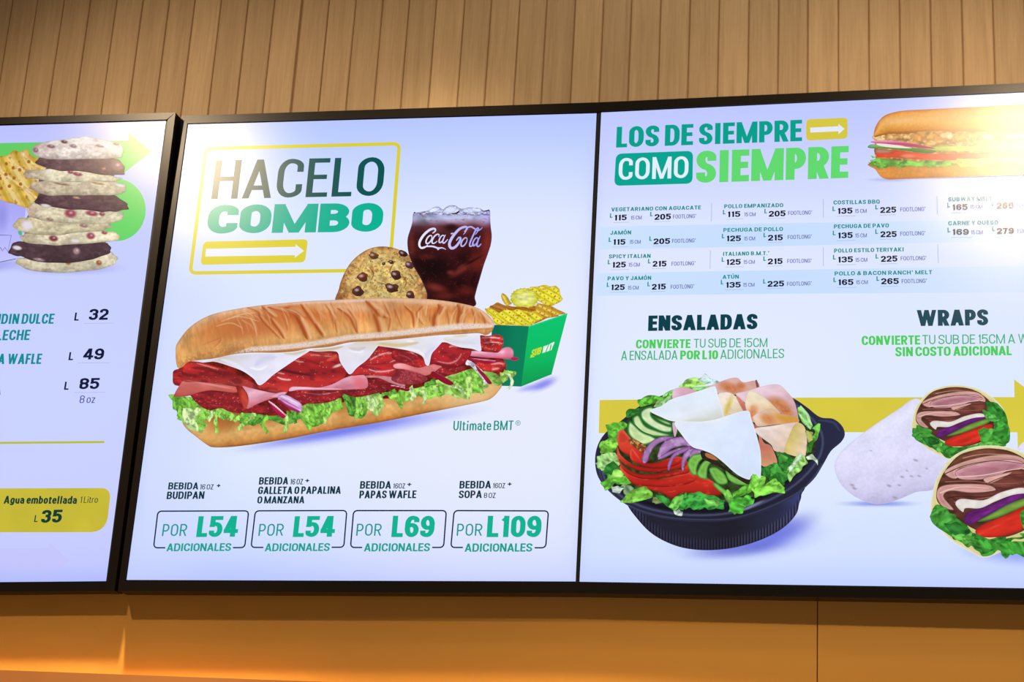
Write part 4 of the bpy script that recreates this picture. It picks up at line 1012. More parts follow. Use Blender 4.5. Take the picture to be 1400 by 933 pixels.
def sal_a(p):
    p.ramp((p.y - 200) / 200, [(0, (206, 44, 36)), (.3, (196, 34, 30)), (.55, (150, 22, 24)), (.75, (180, 40, 36)), (1, (170, 50, 44))])
    p.noise(40, .12, 12, 3, seed=9); p.specks(4, .985, (236, 120, 100), .6, 4)
    p.curve([(190, 250), (300, 262), (430, 300)], 14, (110, 14, 18), .75); p.curve([(130, 350), (300, 372), (560, 392)], 5, (236, 120, 108), .7)
    p.curve([(230, 215), (300, 235), (400, 262)], 5, (246, 160, 140), .8); p.blob(500, 400, 60, 20, (110, 16, 20), .6, 10)
    p.edge(6, (120, 14, 16), .5)
slice_(D1, [(116, 250), (140, 215), (180, 200), (250, 205), (350, 230), (480, 275), (640, 350), (740, 400), (860, 370), (960, 390), (960, 440), (860, 452), (720, 420), (600, 410), (420, 386), (250, 366), (120, 360), (108, 300)], RED, sal_a)
def rollin(p):
    p.ramp((p.x - 545) / 100, [(0, (120, 30, 24)), (.5, (190, 62, 48)), (1, (206, 84, 66))]); p.noise(18, .1, 80, 2); p.edge(4, (120, 40, 30), .5)
slice_(D1, [(540, 398), (570, 400), (620, 450), (640, 520), (634, 572), (605, 576), (580, 520), (555, 450)], (190, 70, 52), rollin, 'ham_roll')
def ham2(p):
    p.grad((640, 400), (690, 560), [(0, (220, 140, 168)), (.35, (242, 188, 208)), (.7, (224, 148, 168)), (1, (196, 96, 110))]); p.noise(26, .06, -20, 3, seed=6); p.edge(3, (190, 90, 100), .5)
slice_(D1, [(590, 398), (640, 408), (740, 432), (860, 455), (945, 450), (880, 480), (780, 512), (700, 545), (628, 580), (640, 520), (630, 460)], (236, 176, 196), ham2, 'ham_slice')
# second cluster (frame D2)
slice_(D2, [(90, 590), (150, 545), (300, 540), (430, 545), (510, 548), (520, 570), (470, 620), (380, 648), (260, 655), (160, 640)], (158, 22, 28), meat(0, 8, 4, [([(190, 560), (330, 580), (480, 560)], 4, .6)]))
slice_(D2, [(520, 545), (720, 470), (800, 450), (880, 478), (900, 530), (800, 568), (650, 600), (560, 590)], (140, 18, 24), meat(0, 11, 3))
def sal_b(p):
    p.ramp((p.y - 240) / 300, [(0, (214, 66, 54)), (.2, (184, 30, 30)), (.5, (162, 24, 26)), (.75, (196, 36, 34)), (1, (206, 46, 40))])
    p.noise(36, .12, 5, 3, seed=31); p.specks(4, .988, (246, 170, 160), .7, 14)
    p.curve([(0, 375), (120, 405), (270, 430)], 11, (84, 10, 18), .85); p.curve([(180, 290), (300, 330), (360, 350)], 10, (116, 14, 20), .5)
    p.curve([(-10, 440), (40, 460), (110, 465)], 6, (252, 214, 210), .9); p.curve([(-10, 405), (60, 420)], 4, (250, 200, 190), .8); p.curve([(120, 300), (170, 320), (210, 320)], 6, (246, 170, 160), .7)
    p.curve([(250, 262), (340, 270), (440, 280)], 5, (246, 150, 130), .7); p.curve([(390, 310), (440, 290), (470, 262)], 14, (230, 84, 60), .8); p.blob(480, 350, 44, 10, (252, 230, 228), .8, -20); p.edge(5, (110, 10, 16), .5)
slice_(D2, [(-160, 520), (-110, 470), (-40, 430), (0, 385), (60, 330), (150, 270), (230, 234), (330, 240), (450, 250), (485, 280), (500, 330), (540, 380), (548, 410), (510, 470), (420, 510), (300, 525), (160, 520), (90, 540), (70, 565), (-30, 540), (-110, 545)], RED, sal_b)
def ham3(p):
    p.grad((400, 480), (420, 560), [(0, (240, 190, 210)), (.5, (228, 150, 172)), (1, (206, 120, 140))]); p.noise(30, .08, -10, 3, seed=16)
    p.blob(650, 490, 70, 40, (226, 110, 120), .7, 60, .7); p.curve([(110, 530), (300, 535), (540, 540)], 5, (250, 214, 226), .7); p.edge(4, (190, 90, 110), .45)
slice_(D2, [(90, 555), (110, 520), (220, 520), (330, 524), (430, 500), (530, 450), (620, 424), (690, 428), (715, 470), (706, 530), (600, 540), (470, 545), (300, 545), (170, 545)], (232, 160, 180), ham3, 'ham_slice')
slice_(D2, [(-20, 575), (40, 560), (70, 565), (50, 585), (0, 605), (-60, 600)], (232, 170, 196), lambda p: p.edge(4, (190, 90, 110), .5), 'ham_slice')
# third cluster (frame D2 right, D3 left)
def sal_c(p):
    p.noise(24, .16, -10, 3, seed=41); p.specks(4, .975, (250, 190, 180), .7, 24)
    p.curve([(730, 310), (800, 270), (900, 240)], 6, (250, 190, 180), .8); p.curve([(720, 380), (820, 400), (940, 380)], 6, (250, 196, 196), .8); p.curve([(860, 260), (930, 250), (960, 290), (880, 330)], 5, (250, 210, 200), .7)
    p.curve([(680, 340), (800, 340), (900, 320)], 8, (130, 14, 22), .5); p.curve([(860, 210), (940, 230), (1000, 260)], 6, (90, 8, 14), .7); p.edge(5, (116, 12, 18), .5)
slice_(D2, [(580, 430), (630, 370), (700, 310), (760, 250), (810, 195), (850, 190), (930, 210), (1000, 240), (1060, 300), (1000, 400), (880, 440), (760, 440), (680, 425)], (194, 34, 36), sal_c)
slice_(D2, [(700, 430), (800, 430), (900, 440), (990, 470), (1010, 520), (900, 490), (800, 450), (710, 446)], (216, 140, 150), lambda p: (p.noise(20, .1), p.edge(5, (130, 60, 70), .5)), 'ham_slice')
def sal_d(p):
    p.noise(12, .22, 0, 1, seed=44); p.specks(3.6, .9, (214, 110, 116), .6, 34); p.edge(6, (130, 20, 30), .6)
slice_(D3, [(0, 470), (30, 440), (120, 440), (200, 470), (262, 510), (220, 545), (130, 560), (40, 555), (-30, 520)], (164, 44, 52), sal_d)
slice_(D3, [(-60, 560), (20, 568), (110, 592), (100, 614), (20, 596), (-50, 580)], (136, 12, 34), lambda p: p.curve([(-40, 566), (30, 575), (100, 592)], 3, (250, 220, 236), .9), 'onion_piece')
slice_(D3, [(-20, 290), (30, 280), (110, 290), (190, 330), (240, 370), (268, 400), (240, 430), (170, 420), (60, 390), (-20, 350)], (184, 28, 32), meat(25, 47, 2, [([(20, 320), (90, 340), (150, 380)], 5, .5), ([(120, 300), (180, 330)], 4, .8)]))
def ham4(p):
    p.grad((60, 380), (160, 480), [(0, (240, 168, 172)), (.6, (226, 128, 128)), (1, (210, 120, 120))]); p.noise(24, .08, 20, 3); p.edge(4, (180, 70, 80), .45)
slice_(D3, [(-10, 400), (60, 390), (180, 425), (270, 405), (330, 395), (375, 420), (330, 450), (250, 488), (190, 470), (80, 440), (0, 430)], (228, 140, 142), ham4, 'ham_slice')
slice_(D3, [(330, 450), (380, 420), (450, 430), (540, 410), (560, 440), (480, 475), (400, 480), (350, 470)], (168, 26, 32), meat(0, 51, 4))
slice_(D3, [(285, 470), (310, 455), (380, 490), (465, 545), (440, 566), (380, 545), (310, 495)], (142, 14, 40), lambda p: (p.curve([(318, 456), (390, 492), (466, 540)], 6, (236, 190, 214), .8), p.edge(4, (90, 6, 26), .5)), 'onion_piece')
slice_(D3, [(580, 345), (620, 350), (720, 360), (840, 372), (800, 400), (700, 385), (620, 370)], (170, 20, 66), lambda p: p.curve([(600, 344), (700, 360), (800, 370)], 5, (240, 206, 226), .8), 'onion_piece')
slice_(D3, [(620, 380), (700, 375), (780, 385), (850, 370), (884, 390), (880, 430), (820, 455), (740, 458), (680, 440), (640, 410)], (196, 34, 30), meat(0, 61, 4, [([(760, 400), (830, 390), (870, 400)], 7, .7), ([(770, 440), (830, 430)], 9, .7)]))
def ham5(p):
    p.grad((700, 270), (700, 350), [(0, (226, 140, 170)), (.35, (246, 196, 216)), (.8, (222, 120, 150)), (1, (190, 84, 110))]); p.noise(30, .07, 5, 3); p.blob(905, 310, 34, 40, (214, 110, 140), .6); p.edge(4, (180, 70, 110), .5)
slice_(D3, [(590, 300), (640, 290), (740, 300), (820, 300), (860, 270), (910, 262), (942, 290), (940, 340), (910, 358), (820, 350), (720, 345), (620, 335), (585, 325)], (232, 150, 176), ham5, 'ham_slice')
slice_(D3, [(930, 345), (975, 345), (986, 358), (950, 370), (925, 362)], (186, 24, 84), None, 'onion_piece')
def sal_e(p):
    p.noise(16, .2, 0, 1.5, seed=71); p.specks(4, .95, (252, 200, 190), .8, 54)
    p.curve([(690, 190), (760, 185), (840, 190)], 5, (255, 226, 220), .9); p.curve([(700, 232), (760, 222), (850, 228)], 5, (255, 226, 220), .8); p.curve([(690, 265), (740, 270), (790, 290)], 6, (240, 110, 90), .6); p.edge(5, (140, 14, 18), .5)
slice_(D3, [(676, 170), (740, 172), (800, 162), (850, 175), (866, 215), (850, 270), (820, 304), (760, 300), (690, 280), (676, 240)], (206, 34, 30), sal_e)
def sal_f(p):
    p.ramp((p.y - 220) / 200, [(0, (166, 22, 28)), (.3, (186, 30, 34)), (.7, (176, 26, 32)), (1, (150, 18, 26))]); p.noise(30, .12, 10, 2, seed=77); p.specks(4, .985, (246, 160, 150), .7, 64)
    p.curve([(330, 372), (420, 390), (490, 370), (535, 310)], 6, (240, 150, 150), .8); p.curve([(430, 262), (460, 252), (510, 262)], 6, (250, 200, 196), .8); p.edge(6, (104, 8, 16), .6)
slice_(D3, [(278, 375), (290, 310), (330, 250), (390, 222), (480, 250), (540, 280), (605, 285), (600, 330), (550, 390), (480, 420), (400, 415), (320, 400)], (178, 26, 32), sal_f)
# onion rings
def onion(p):
    p.noise(14, .1, 30, 3, seed=81); p.edge(3, (120, 10, 50), .5)
slice_(D2, [(5, 590), (50, 580), (120, 610), (190, 660), (180, 725), (100, 700), (30, 650), (0, 620)], (216, 176, 222), lambda p: (onion(p), p.curve([(0, 620), (60, 680), (180, 725)], 22, (156, 20, 92), .9, .3), p.curve([(0, 600), (90, 650), (185, 700)], 5, (176, 60, 140), .8), p.curve([(20, 590), (90, 620), (180, 665)], 4, (250, 240, 255), .9)), 'onion_piece')
slice_(D1, [(790, 510), (830, 530), (900, 590), (940, 630), (910, 656), (860, 610), (820, 560)], (178, 22, 74), lambda p: (onion(p), p.curve([(795, 512), (860, 560), (935, 628)], 7, (250, 226, 240), .95, .3)), 'onion_piece')
strand(sw, D3, [(570, 380), (640, 420), (700, 490), (740, 550)], 34, (222, 214, 232), 44)
slice_(D3, [(640, 400), (680, 440), (730, 490), (772, 550), (740, 552), (700, 500), (660, 450)], (160, 24, 60), onion, 'onion_piece')

# cheese
def cheese(ps=(), g=None):
    def f(p):
        if g: p.grad(*g)
        p.noise(60, .035, 0, 2, seed=5)
        for q, w, c, a in ps: p.curve(q, w, c, a, .9)
        p.edge(3.0, (238, 240, 255), .7)
    return f
WC = (214, 211, 228)
slice_(A, [(225, 408), (300, 400), (345, 382), (450, 374), (560, 370), (680, 366), (750, 352), (770, 356), (700, 400), (640, 440), (590, 475), (523, 528), (490, 495), (440, 460), (380, 436), (300, 412)], WC,
       cheese([([(330, 400), (400, 425), (500, 495)], 8, (240, 240, 255), .6), ([(470, 440), (520, 450), (560, 430)], 5, (246, 248, 255), .9), ([(500, 430), (540, 400), (600, 390)], 16, (196, 196, 226), .5), ([(640, 370), (700, 368), (750, 354)], 10, (196, 176, 130), .7)],
              ((300, 380), (520, 520), [(0, (206, 196, 190)), (.3, (216, 212, 222)), (.7, (222, 220, 240)), (1, (226, 226, 244))])), 'cheese_slice')
slice_(A, [(752, 352), (830, 346), (940, 330), (1010, 312), (1120, 308), (1116, 318), (1090, 350), (1050, 400), (1000, 440), (965, 474), (940, 450), (915, 410), (905, 370), (880, 360), (800, 362)], WC,
       cheese([([(780, 356), (860, 352), (930, 336)], 8, (190, 166, 116), .8), ([(960, 344), (1000, 352), (1040, 342)], 9, (196, 186, 190), .6), ([(960, 358), (1010, 366), (1030, 356)], 5, (250, 250, 255), .7)],
              ((980, 310), (970, 470), [(0, (216, 206, 196)), (.3, (232, 230, 240)), (1, (228, 227, 246))])), 'cheese_slice')
slice_(A, [(1086, 330), (1120, 312), (1220, 302), (1320, 290), (1430, 290), (1424, 306), (1390, 345), (1365, 375), (1352, 428), (1335, 425), (1318, 385), (1260, 360), (1180, 345)], WC,
       cheese([([(1110, 322), (1200, 332), (1300, 318)], 9, (206, 186, 140), .8), ([(1200, 345), (1300, 360), (1340, 400)], 6, (246, 246, 255), .7), ([(1240, 310), (1280, 312)], 6, (250, 246, 236), .8), ([(1330, 400), (1345, 370), (1380, 340)], 10, (206, 206, 234), .6)],
              ((1100, 310), (1350, 420), [(0, (214, 200, 160)), (.4, (230, 226, 226)), (1, (232, 232, 250))])), 'cheese_slice')
slice_(A, [(1420, 296), (1480, 282), (1580, 274), (1600, 278), (1604, 320), (1606, 360), (1560, 348), (1500, 340), (1440, 318)], WC,
       cheese([([(1440, 306), (1500, 316), (1580, 322)], 10, (206, 204, 226), .5), ([(1470, 286), (1540, 284)], 6, (214, 196, 150), .6)], ((1420, 290), (1600, 350), [(0, (222, 214, 206)), (.5, (236, 236, 246)), (1, (224, 226, 246))])), 'cheese_slice')

# top bread
TOPB = [(108, 372), (110, 335), (130, 300), (170, 250), (230, 206), (300, 176), (400, 154), (520, 136), (640, 124), (760, 114), (860, 110), (980, 104), (1100, 100), (1220, 100), (1330, 104), (1420, 112), (1510, 126), (1580, 144), (1630, 172), (1664, 208), (1672, 236), (1655, 268), (1630, 282), (1590, 272), (1500, 278), (1400, 282), (1280, 294), (1160, 306), (1060, 312), (960, 318), (860, 340), (760, 348), (690, 362), (600, 368), (480, 368), (380, 378), (300, 396), (230, 404), (170, 414), (140, 440), (118, 440), (110, 410)]
bot_x = [110, 230, 380, 480, 600, 690, 860, 960, 1160, 1400, 1500, 1672]
bot_y = [440, 404, 378, 368, 368, 362, 340, 318, 306, 282, 278, 262]
top_x = [110, 170, 300, 520, 760, 980, 1220, 1420, 1580, 1672]
top_y = [372, 250, 176, 136, 114, 104, 100, 112, 144, 236]
def bread_top(p):
    yb, yt = np.interp(p.x, bot_x, bot_y), np.interp(p.x, top_x, top_y)
    t = (p.y - yt) / (yb - yt + 1e-6)
    p.ramp(t, [(0, (228, 188, 156)), (.10, (218, 158, 106)), (.28, (206, 130, 72)), (.5, (214, 146, 84)), (.72, (222, 166, 102)), (.86, (206, 148, 88)), (1, (184, 130, 78))])
    p.mix(sstep(330, 120, p.x) * .75, (208, 156, 92))
    p.noise(70, .07, 60, 2.0, seed=21, o=2)
    p.noise(14, .05, 78, 4.5, seed=23); p.noise(8, .06, 80, 3.0, seed=29, o=2)
    p.blob(470, 240, 170, 54, (190, 104, 58), .8, -8, .8); p.blob(700, 170, 120, 34, (188, 92, 44), .8, 12, .8); p.blob(300, 300, 90, 40, (196, 120, 60), .5, -30, .9)
    p.blob(1000, 150, 150, 20, (240, 200, 170), .5, 0, .9); p.blob(620, 133, 100, 9, (240, 214, 200), .6, -6, .9); p.blob(960, 112, 300, 7, (236, 208, 204), .7, -2, .9); p.blob(1330, 118, 170, 10, (236, 200, 180), .5, 3, .9)
    # score marks down the crust
    dk, md = (150, 62, 26), (176, 88, 40)
    for q, w, a in (([(455, 145), (510, 165), (530, 205), (620, 300)], 5, .6), ([(530, 140), (560, 170), (590, 190)], 7, .8), ([(570, 200), (610, 250), (640, 300)], 6, .8), ([(560, 145), (660, 165), (700, 190), (750, 300)], 8, .95),
                    ([(700, 190), (730, 240), (752, 298)], 9, .9), ([(640, 150), (690, 160), (720, 190)], 10, .7), ([(720, 130), (770, 200), (830, 290)], 6, .85), ([(790, 225), (830, 280)], 6, .8), ([(840, 130), (880, 190), (900, 270)], 4, .45),
                    ([(900, 150), (960, 190), (996, 270)], 6, .8), ([(950, 150), (990, 210), (1000, 272)], 4, .5), ([(1040, 115), (1090, 160), (1140, 196)], 9, .95), ([(1080, 180), (1100, 230), (1110, 285)], 9, .9), ([(1085, 160), (1110, 190)], 6, .8),
                    ([(1130, 130), (1160, 200), (1150, 262)], 4, .5), ([(1230, 140), (1270, 180), (1276, 245)], 5, .7), ([(1320, 140), (1290, 180), (1320, 230)], 5, .5), ([(1395, 132), (1400, 150), (1376, 200), (1376, 262)], 9, .95), ([(1420, 140), (1400, 180)], 5, .6),
                    ([(1490, 130), (1500, 170), (1490, 235)], 9, .9), ([(1520, 135), (1510, 180)], 4, .5), ([(1560, 150), (1575, 200), (1570, 240)], 4, .5), ([(1600, 165), (1625, 210), (1620, 250)], 4, .5), ([(1440, 150), (1450, 240)], 3, .4), ([(1180, 150), (1220, 250)], 3, .4), ([(240, 330), (330, 300), (300, 340)], 3, .35)):
        p.curve(q, w * .9, dk, a * .85, .8); p.curve([(x + w * .5, y) for x, y in q], w * 2.4, md, a * .5, .95); p.curve([(x + w * 2.6, y) for x, y in q], w * 1.2, (246, 206, 158), a * .55, .95)
    rs = random.Random(3)
    for _ in range(70):
        x = rs.uniform(420, 1640); y0_ = np.interp(x, top_x, top_y) + rs.uniform(8, 70); ln = rs.uniform(30, 90)
        lean = np.interp(x, [420, 800, 1200, 1450, 1660], [34, 22, 2, -12, -4]) * rs.uniform(.6, 1.3)
        p.curve([(x - lean, y0_), (x, y0_ + ln * .45), (x + lean * .5, y0_ + ln)], rs.uniform(1.6, 4.2), rs.choice([(170, 84, 40), (186, 104, 54), (246, 214, 176), (240, 196, 146)]), rs.uniform(.25, .5), .95)
    for q in ([(330, 215), (420, 190), (520, 215)], [(300, 240), (380, 222), (440, 250)], [(360, 205), (430, 180), (500, 172)], [(640, 150), (700, 170), (740, 210)]):
        p.curve(q, 2.4, (240, 200, 160), .6, .8)
    # pale floury rim just above the cut
    rim_y = np.interp(p.x, [330, 480, 600, 760, 860, 960, 1160, 1300, 1500, 1660], [388, 352, 345, 328, 312, 294, 278, 262, 240, 236])
    rw = np.interp(p.x, [330, 480, 760, 1000, 1500, 1660], [2, 13, 15, 14, 17, 10])
    n = .5 + fbm(p.x / 5, p.y / 5, 91, 2)
    m = (1 - sstep(rw * .4, rw * 1.5, np.abs(p.y - rim_y))) * sstep(340, 470, p.x) * (.6 + .5 * n)
    p.mix(m, (234, 222, 220)); p.mix(m * (n > .8) * .7, (196, 160, 140))
    m2 = (1 - sstep(2, 8, np.abs(p.y - rim_y - rw - 3))) * sstep(200, 420, p.x) * .55
    p.mix(m2 * (.4 + n), (172, 96, 40))
    p.specks(4, .93, (236, 206, 170), .35, 6) if False else None
    d2 = sstep(.62, .95, t) * (1 - sstep(430, 620, p.x))
    p.mix(d2 * (fbm(p.x / 6, p.y / 6, 95, 2) > .1) * .6, (168, 112, 60))
    p.edge(4, (178, 116, 62), .5)
piece(sw, 'top_bread', A, TOPB, (206, 140, 80), bread_top, h=.95)


# ================================================================= RIGHT SCREEN PICTURES
CUR = scrR
T = (1080, 110, 3.109); S0 = (800, 500, 3.332); S1 = (810, 500, 4.24); S2 = (960, 500, 4.24); WR = (1120, 500, 3.332)
# ---- sandwich at the top
ts = holder('sandwich_image', label='displayed picture of a chicken sandwich cut by the edge')
shadow(None, T, 420, 422, 120, 12, (150, 160, 230), .6, 0)
def tb(p):
    p.ramp(p.y + (p.x - 360) * .03, [(350, (196, 120, 44)), (385, (220, 146, 66)), (410, (214, 140, 62)), (428, (176, 104, 40))]); p.noise(40, .07, 0, 3, seed=3); p.noise(7, .05, seed=9); p.edge(4, (190, 120, 60), .5)
piece(ts, 'bottom_bread', T, [(352, 350), (365, 380), (385, 408), (415, 421), (470, 420), (700, 412), (1000, 402), (1300, 394), (1300, 340), (700, 340)], (220, 148, 66), tb, h=1.2)
piece(ts, 'filling_shade', T, [(362, 236), (358, 300), (366, 345), (420, 360), (1300, 350), (1300, 200), (600, 208), (420, 222)], (176, 126, 66), lambda p: (p.noise(14, .25, 0, 2), p.noise(10, .7, 0, 1.4, seed=5, col=(232, 204, 150), thr=.1)), sm=False, h=1.3)
piece(ts, 'tomato_slice', T, [(364, 300), (380, 292), (470, 300), (600, 312), (760, 310), (1000, 298), (1300, 294), (1300, 340), (900, 340), (600, 338), (450, 328), (375, 326)], (222, 74, 44), lambda p: (p.noise(30, .15, 0, 2, seed=3), p.blob(395, 300, 40, 8, (150, 170, 170), .7), p.blob(500, 322, 30, 8, (240, 140, 120), .8), p.edge(4, (170, 36, 20), .5)))
piece(ts, 'cucumber_slice', T, [(336, 276), (360, 272), (440, 276), (540, 288), (620, 298), (600, 310), (540, 306), (440, 292), (340, 288)], (96, 158, 70), lambda p: (p.grad((0, 272), (0, 305), [(0, (176, 206, 150)), (.4, (96, 160, 70)), (1, (40, 110, 40))]), p.edge(3, (40, 110, 44), .6)))
piece(ts, 'cucumber_slice', T, [(600, 290), (640, 278), (800, 280), (1000, 272), (1300, 266), (1300, 296), (900, 300), (640, 300)], (176, 196, 96), lambda p: (p.noise(20, .1, 0, 3), p.edge(3, (90, 140, 50), .6)))
piece(ts, 'onion_slice', T, [(350, 258), (400, 254), (480, 262), (560, 276), (620, 290), (560, 288), (460, 274), (354, 266)], (196, 60, 130), lambda p: (p.grad((0, 256), (0, 290), [(0, (236, 170, 210)), (.4, (190, 50, 120)), (1, (150, 30, 90))])))
piece(ts, 'cheese_slice', T, [(372, 268), (440, 274), (520, 288), (440, 286), (380, 278)], (236, 226, 216), None)
for k in range(16):
    x = 372 + k * 58 + rnd.uniform(-8, 8); y = 244 - (x - 372) * .012 + rnd.uniform(-5, 5)
    piece(ts, 'chicken_piece', T, ragged([(x - 30, y), (x - 10, y - 15), (x + 20, y - 13), (x + 38, y), (x + 20, y + 15), (x - 12, y + 13)], 5, 2), rnd.choice([(216, 156, 80), (228, 186, 120), (232, 200, 146), (196, 130, 60)]), lambda p: (p.noise(12, .2, 0, 1, seed=rnd.random() * 40), p.edge(4, (170, 100, 40), .6)))
piece(ts, 'lettuce_leaf', T, ragged([(336, 352), (350, 334), (400, 332), (500, 340), (620, 345), (720, 340), (730, 352), (690, 362), (640, 366), (590, 372), (540, 364), (470, 368), (420, 366), (380, 376), (362, 368)], 5, 3), (110, 178, 70), leaf_paint((110, 178, 70), 5))
piece(ts, 'lettuce_leaf', T, ragged([(340, 318), (352, 322), (366, 326), (352, 330)], 2, 2), (110, 190, 80), None)
piece(ts, 'lettuce_leaf', T, ragged([(690, 352), (720, 330), (800, 330), (1000, 322), (1300, 316), (1300, 350), (1000, 356), (740, 366)], 5, 3), (190, 200, 90), leaf_paint((190, 200, 90), 5))
def tt(p):
    yb = np.interp(p.x, [360, 420, 1300], [238, 228, 206]); yt = np.interp(p.x, [358, 385, 420, 480, 960, 1300], [230, 165, 142, 128, 103, 92]); t_ = (p.y - yt) / (yb - yt + 1e-3)
    p.ramp(t_, [(0, (206, 130, 56)), (.15, (226, 156, 74)), (.42, (232, 172, 96)), (.62, (230, 164, 76)), (.85, (212, 138, 50)), (1, (150, 84, 30))]); p.noise(50, .06, 0, 3, seed=12); p.noise(7, .04, seed=9)
    p.blob(480, 170, 90, 14, (236, 190, 130), .5, -2, .9); p.edge(4, (176, 104, 44), .6)
piece(ts, 'top_bread', T, [(358, 240), (360, 208), (376, 175), (402, 150), (440, 136), (490, 128), (600, 122), (800, 112), (960, 103), (1300, 92), (1300, 206), (1000, 216), (760, 218), (600, 214), (500, 226), (420, 228), (384, 236)], (222, 156, 80), tt, h=1.2)

# ---- salad bowl
shadow(None, S0, 740, 790, 430, 120, (120, 132, 246), .75, -6); shadow(None, S0, 900, 755, 230, 80, (84, 94, 214), .7, -24)
shadow(None, S0, 700, 838, 300, 50, (60, 66, 190), .55, -6)
sb = holder('salad_image', label='displayed picture of a salad in a black bowl')
BK = (32, 34, 54)
def body(p):
    p.grad((200, 0), (1000, 0), [(0, (46, 50, 84)), (.12, (30, 32, 50)), (.6, (26, 27, 42)), (.85, (38, 42, 70)), (1, (60, 66, 120))])
    yb = np.interp(p.x, [200, 290, 360, 450, 560, 680, 800, 900, 960, 1000], [650, 755, 800, 832, 842, 830, 795, 742, 680, 590])
    m = (1 - sstep(36, 62, yb - p.y)); rib = .5 + .5 * np.sin(p.x * .46)
    p.mix(m * rib * (.45 + .4 * sstep(600, 900, p.x)), (82, 86, 124)); p.mix(m * (1 - rib) * .6, (8, 8, 18)); p.noise(50, .06, 0, 3); p.edge(4, (16, 16, 30), .5)
piece(sb, 'bowl', S0, [(195, 640), (230, 690), (290, 755), (360, 800), (450, 832), (560, 842), (680, 830), (800, 795), (900, 742), (960, 680), (975, 630), (985, 590), (970, 540), (600, 560), (240, 600), (200, 620)], BK, body)
RIM = [(45, 440), (55, 370), (90, 310), (160, 255), (240, 190), (340, 140), (500, 100), (700, 95), (860, 110), (950, 150), (1010, 190), (1070, 235), (1130, 243), (1170, 275), (1183, 315), (1165, 350), (1120, 390), (1085, 450), (1040, 520), (960, 590), (870, 640), (760, 685), (640, 708), (500, 712), (370, 700), (260, 672), (180, 630), (110, 575), (60, 510)]
def rim(p):
    p.noise(60, .08); p.grad((100, 600), (1180, 280), [(0, (34, 36, 58)), (.5, (26, 27, 42)), (1, (38, 42, 70))])
    p.curve([(75, 430), (90, 520), (170, 600), (300, 655), (480, 682), (660, 672), (820, 622), (960, 540), (1060, 430), (1082, 330), (1040, 250), (950, 170)], 5, (78, 84, 120), .75, .7, False)
    p.curve([(95, 430), (120, 520), (200, 590), (330, 640), (500, 662), (660, 650), (800, 602), (930, 520), (1030, 420)], 9, (10, 10, 22), .8, .8, False)
    p.curve([(60, 430), (80, 530), (170, 622), (320, 682), (500, 702), (680, 694), (850, 640), (1000, 556), (1080, 450)], 3, (90, 96, 140), .5, .7, False)
    p.curve([(1060, 250), (1130, 260), (1160, 300)], 5, (70, 76, 110), .6); p.blob(760, 640, 60, 6, (150, 156, 190), .7, -24); p.edge(4, (60, 64, 96), .5)
piece(sb, 'bowl_rim', S0, RIM, BK, rim)
piece(sb, 'filling_shade', S0, [(110, 430), (130, 340), (220, 220), (340, 150), (560, 100), (800, 120), (960, 200), (1040, 300), (1040, 400), (940, 500), (760, 600), (540, 630), (330, 610), (160, 520)], (44, 62, 30), lambda p: p.noise(20, .4, 0, 1))
def lf(fr, pts, c, ang=0, amp=5, sub=2): return leafp(sb, fr, pts, c, ang, amp, sub=sub)
LGG = [(124, 204, 66), (96, 180, 56), (60, 150, 48), (160, 226, 104), (44, 122, 44), (190, 226, 160)]
# back and left leaves
lf(S1, [(500, 118), (540, 85), (590, 66), (640, 84), (700, 100), (650, 112), (570, 128), (520, 130)], LGG[3], 0, 3)
lf(S1, [(610, 82), (655, 48), (690, 75), (735, 92), (720, 104), (650, 100)], (186, 218, 216), 0, 2)
lf(S1, [(420, 160), (470, 140), (600, 128), (720, 108), (700, 130), (600, 150), (480, 190), (420, 220), (400, 200)], (130, 200, 110), -20, 3)
lf(S1, [(262, 200), (300, 178), (360, 178), (420, 180), (440, 160), (450, 190), (400, 210), (350, 220), (300, 240), (264, 232)], LGG[1], -10)
lf(S1, [(355, 240), (380, 210), (440, 180), (470, 160), (465, 200), (430, 225), (380, 250)], (150, 200, 130), -40, 3)
lf(S1, [(190, 270), (220, 255), (270, 245), (275, 270), (240, 290), (205, 300)], LGG[4], 0)
lf(S1, [(80, 350), (120, 335), (180, 330), (205, 345), (180, 370), (150, 400), (140, 430), (100, 430), (84, 400)], LGG[1], 30)
lf(S1, [(36, 470), (60, 440), (100, 425), (150, 420), (150, 450), (130, 490), (90, 510), (50, 510)], LGG[0], 30)
lf(S1, [(20, 570), (40, 520), (90, 510), (140, 515), (160, 560), (150, 600), (110, 630), (70, 620), (40, 600)], (150, 200, 120), 50, 8, 3)
lf(S1, [(60, 600), (120, 560), (160, 590), (170, 630), (120, 650), (80, 640)], LGG[4], 20, 7, 3)
lf(S1, [(50, 680), (90, 640), (150, 610), (200, 640), (230, 670), (190, 700), (130, 690), (80, 720)], LGG[1], -30, 7, 3)
lf(S1, [(110, 620), (150, 600), (190, 620), (170, 650), (120, 650)], LGG[3], -30, 5)
lf(S1, [(105, 705), (150, 698), (180, 712), (160, 740), (120, 735)], (178, 200, 180), 0, 3)
lf(S1, [(170, 700), (210, 690), (240, 710), (220, 750), (190, 740)], (120, 150, 110), 60, 8, 3)
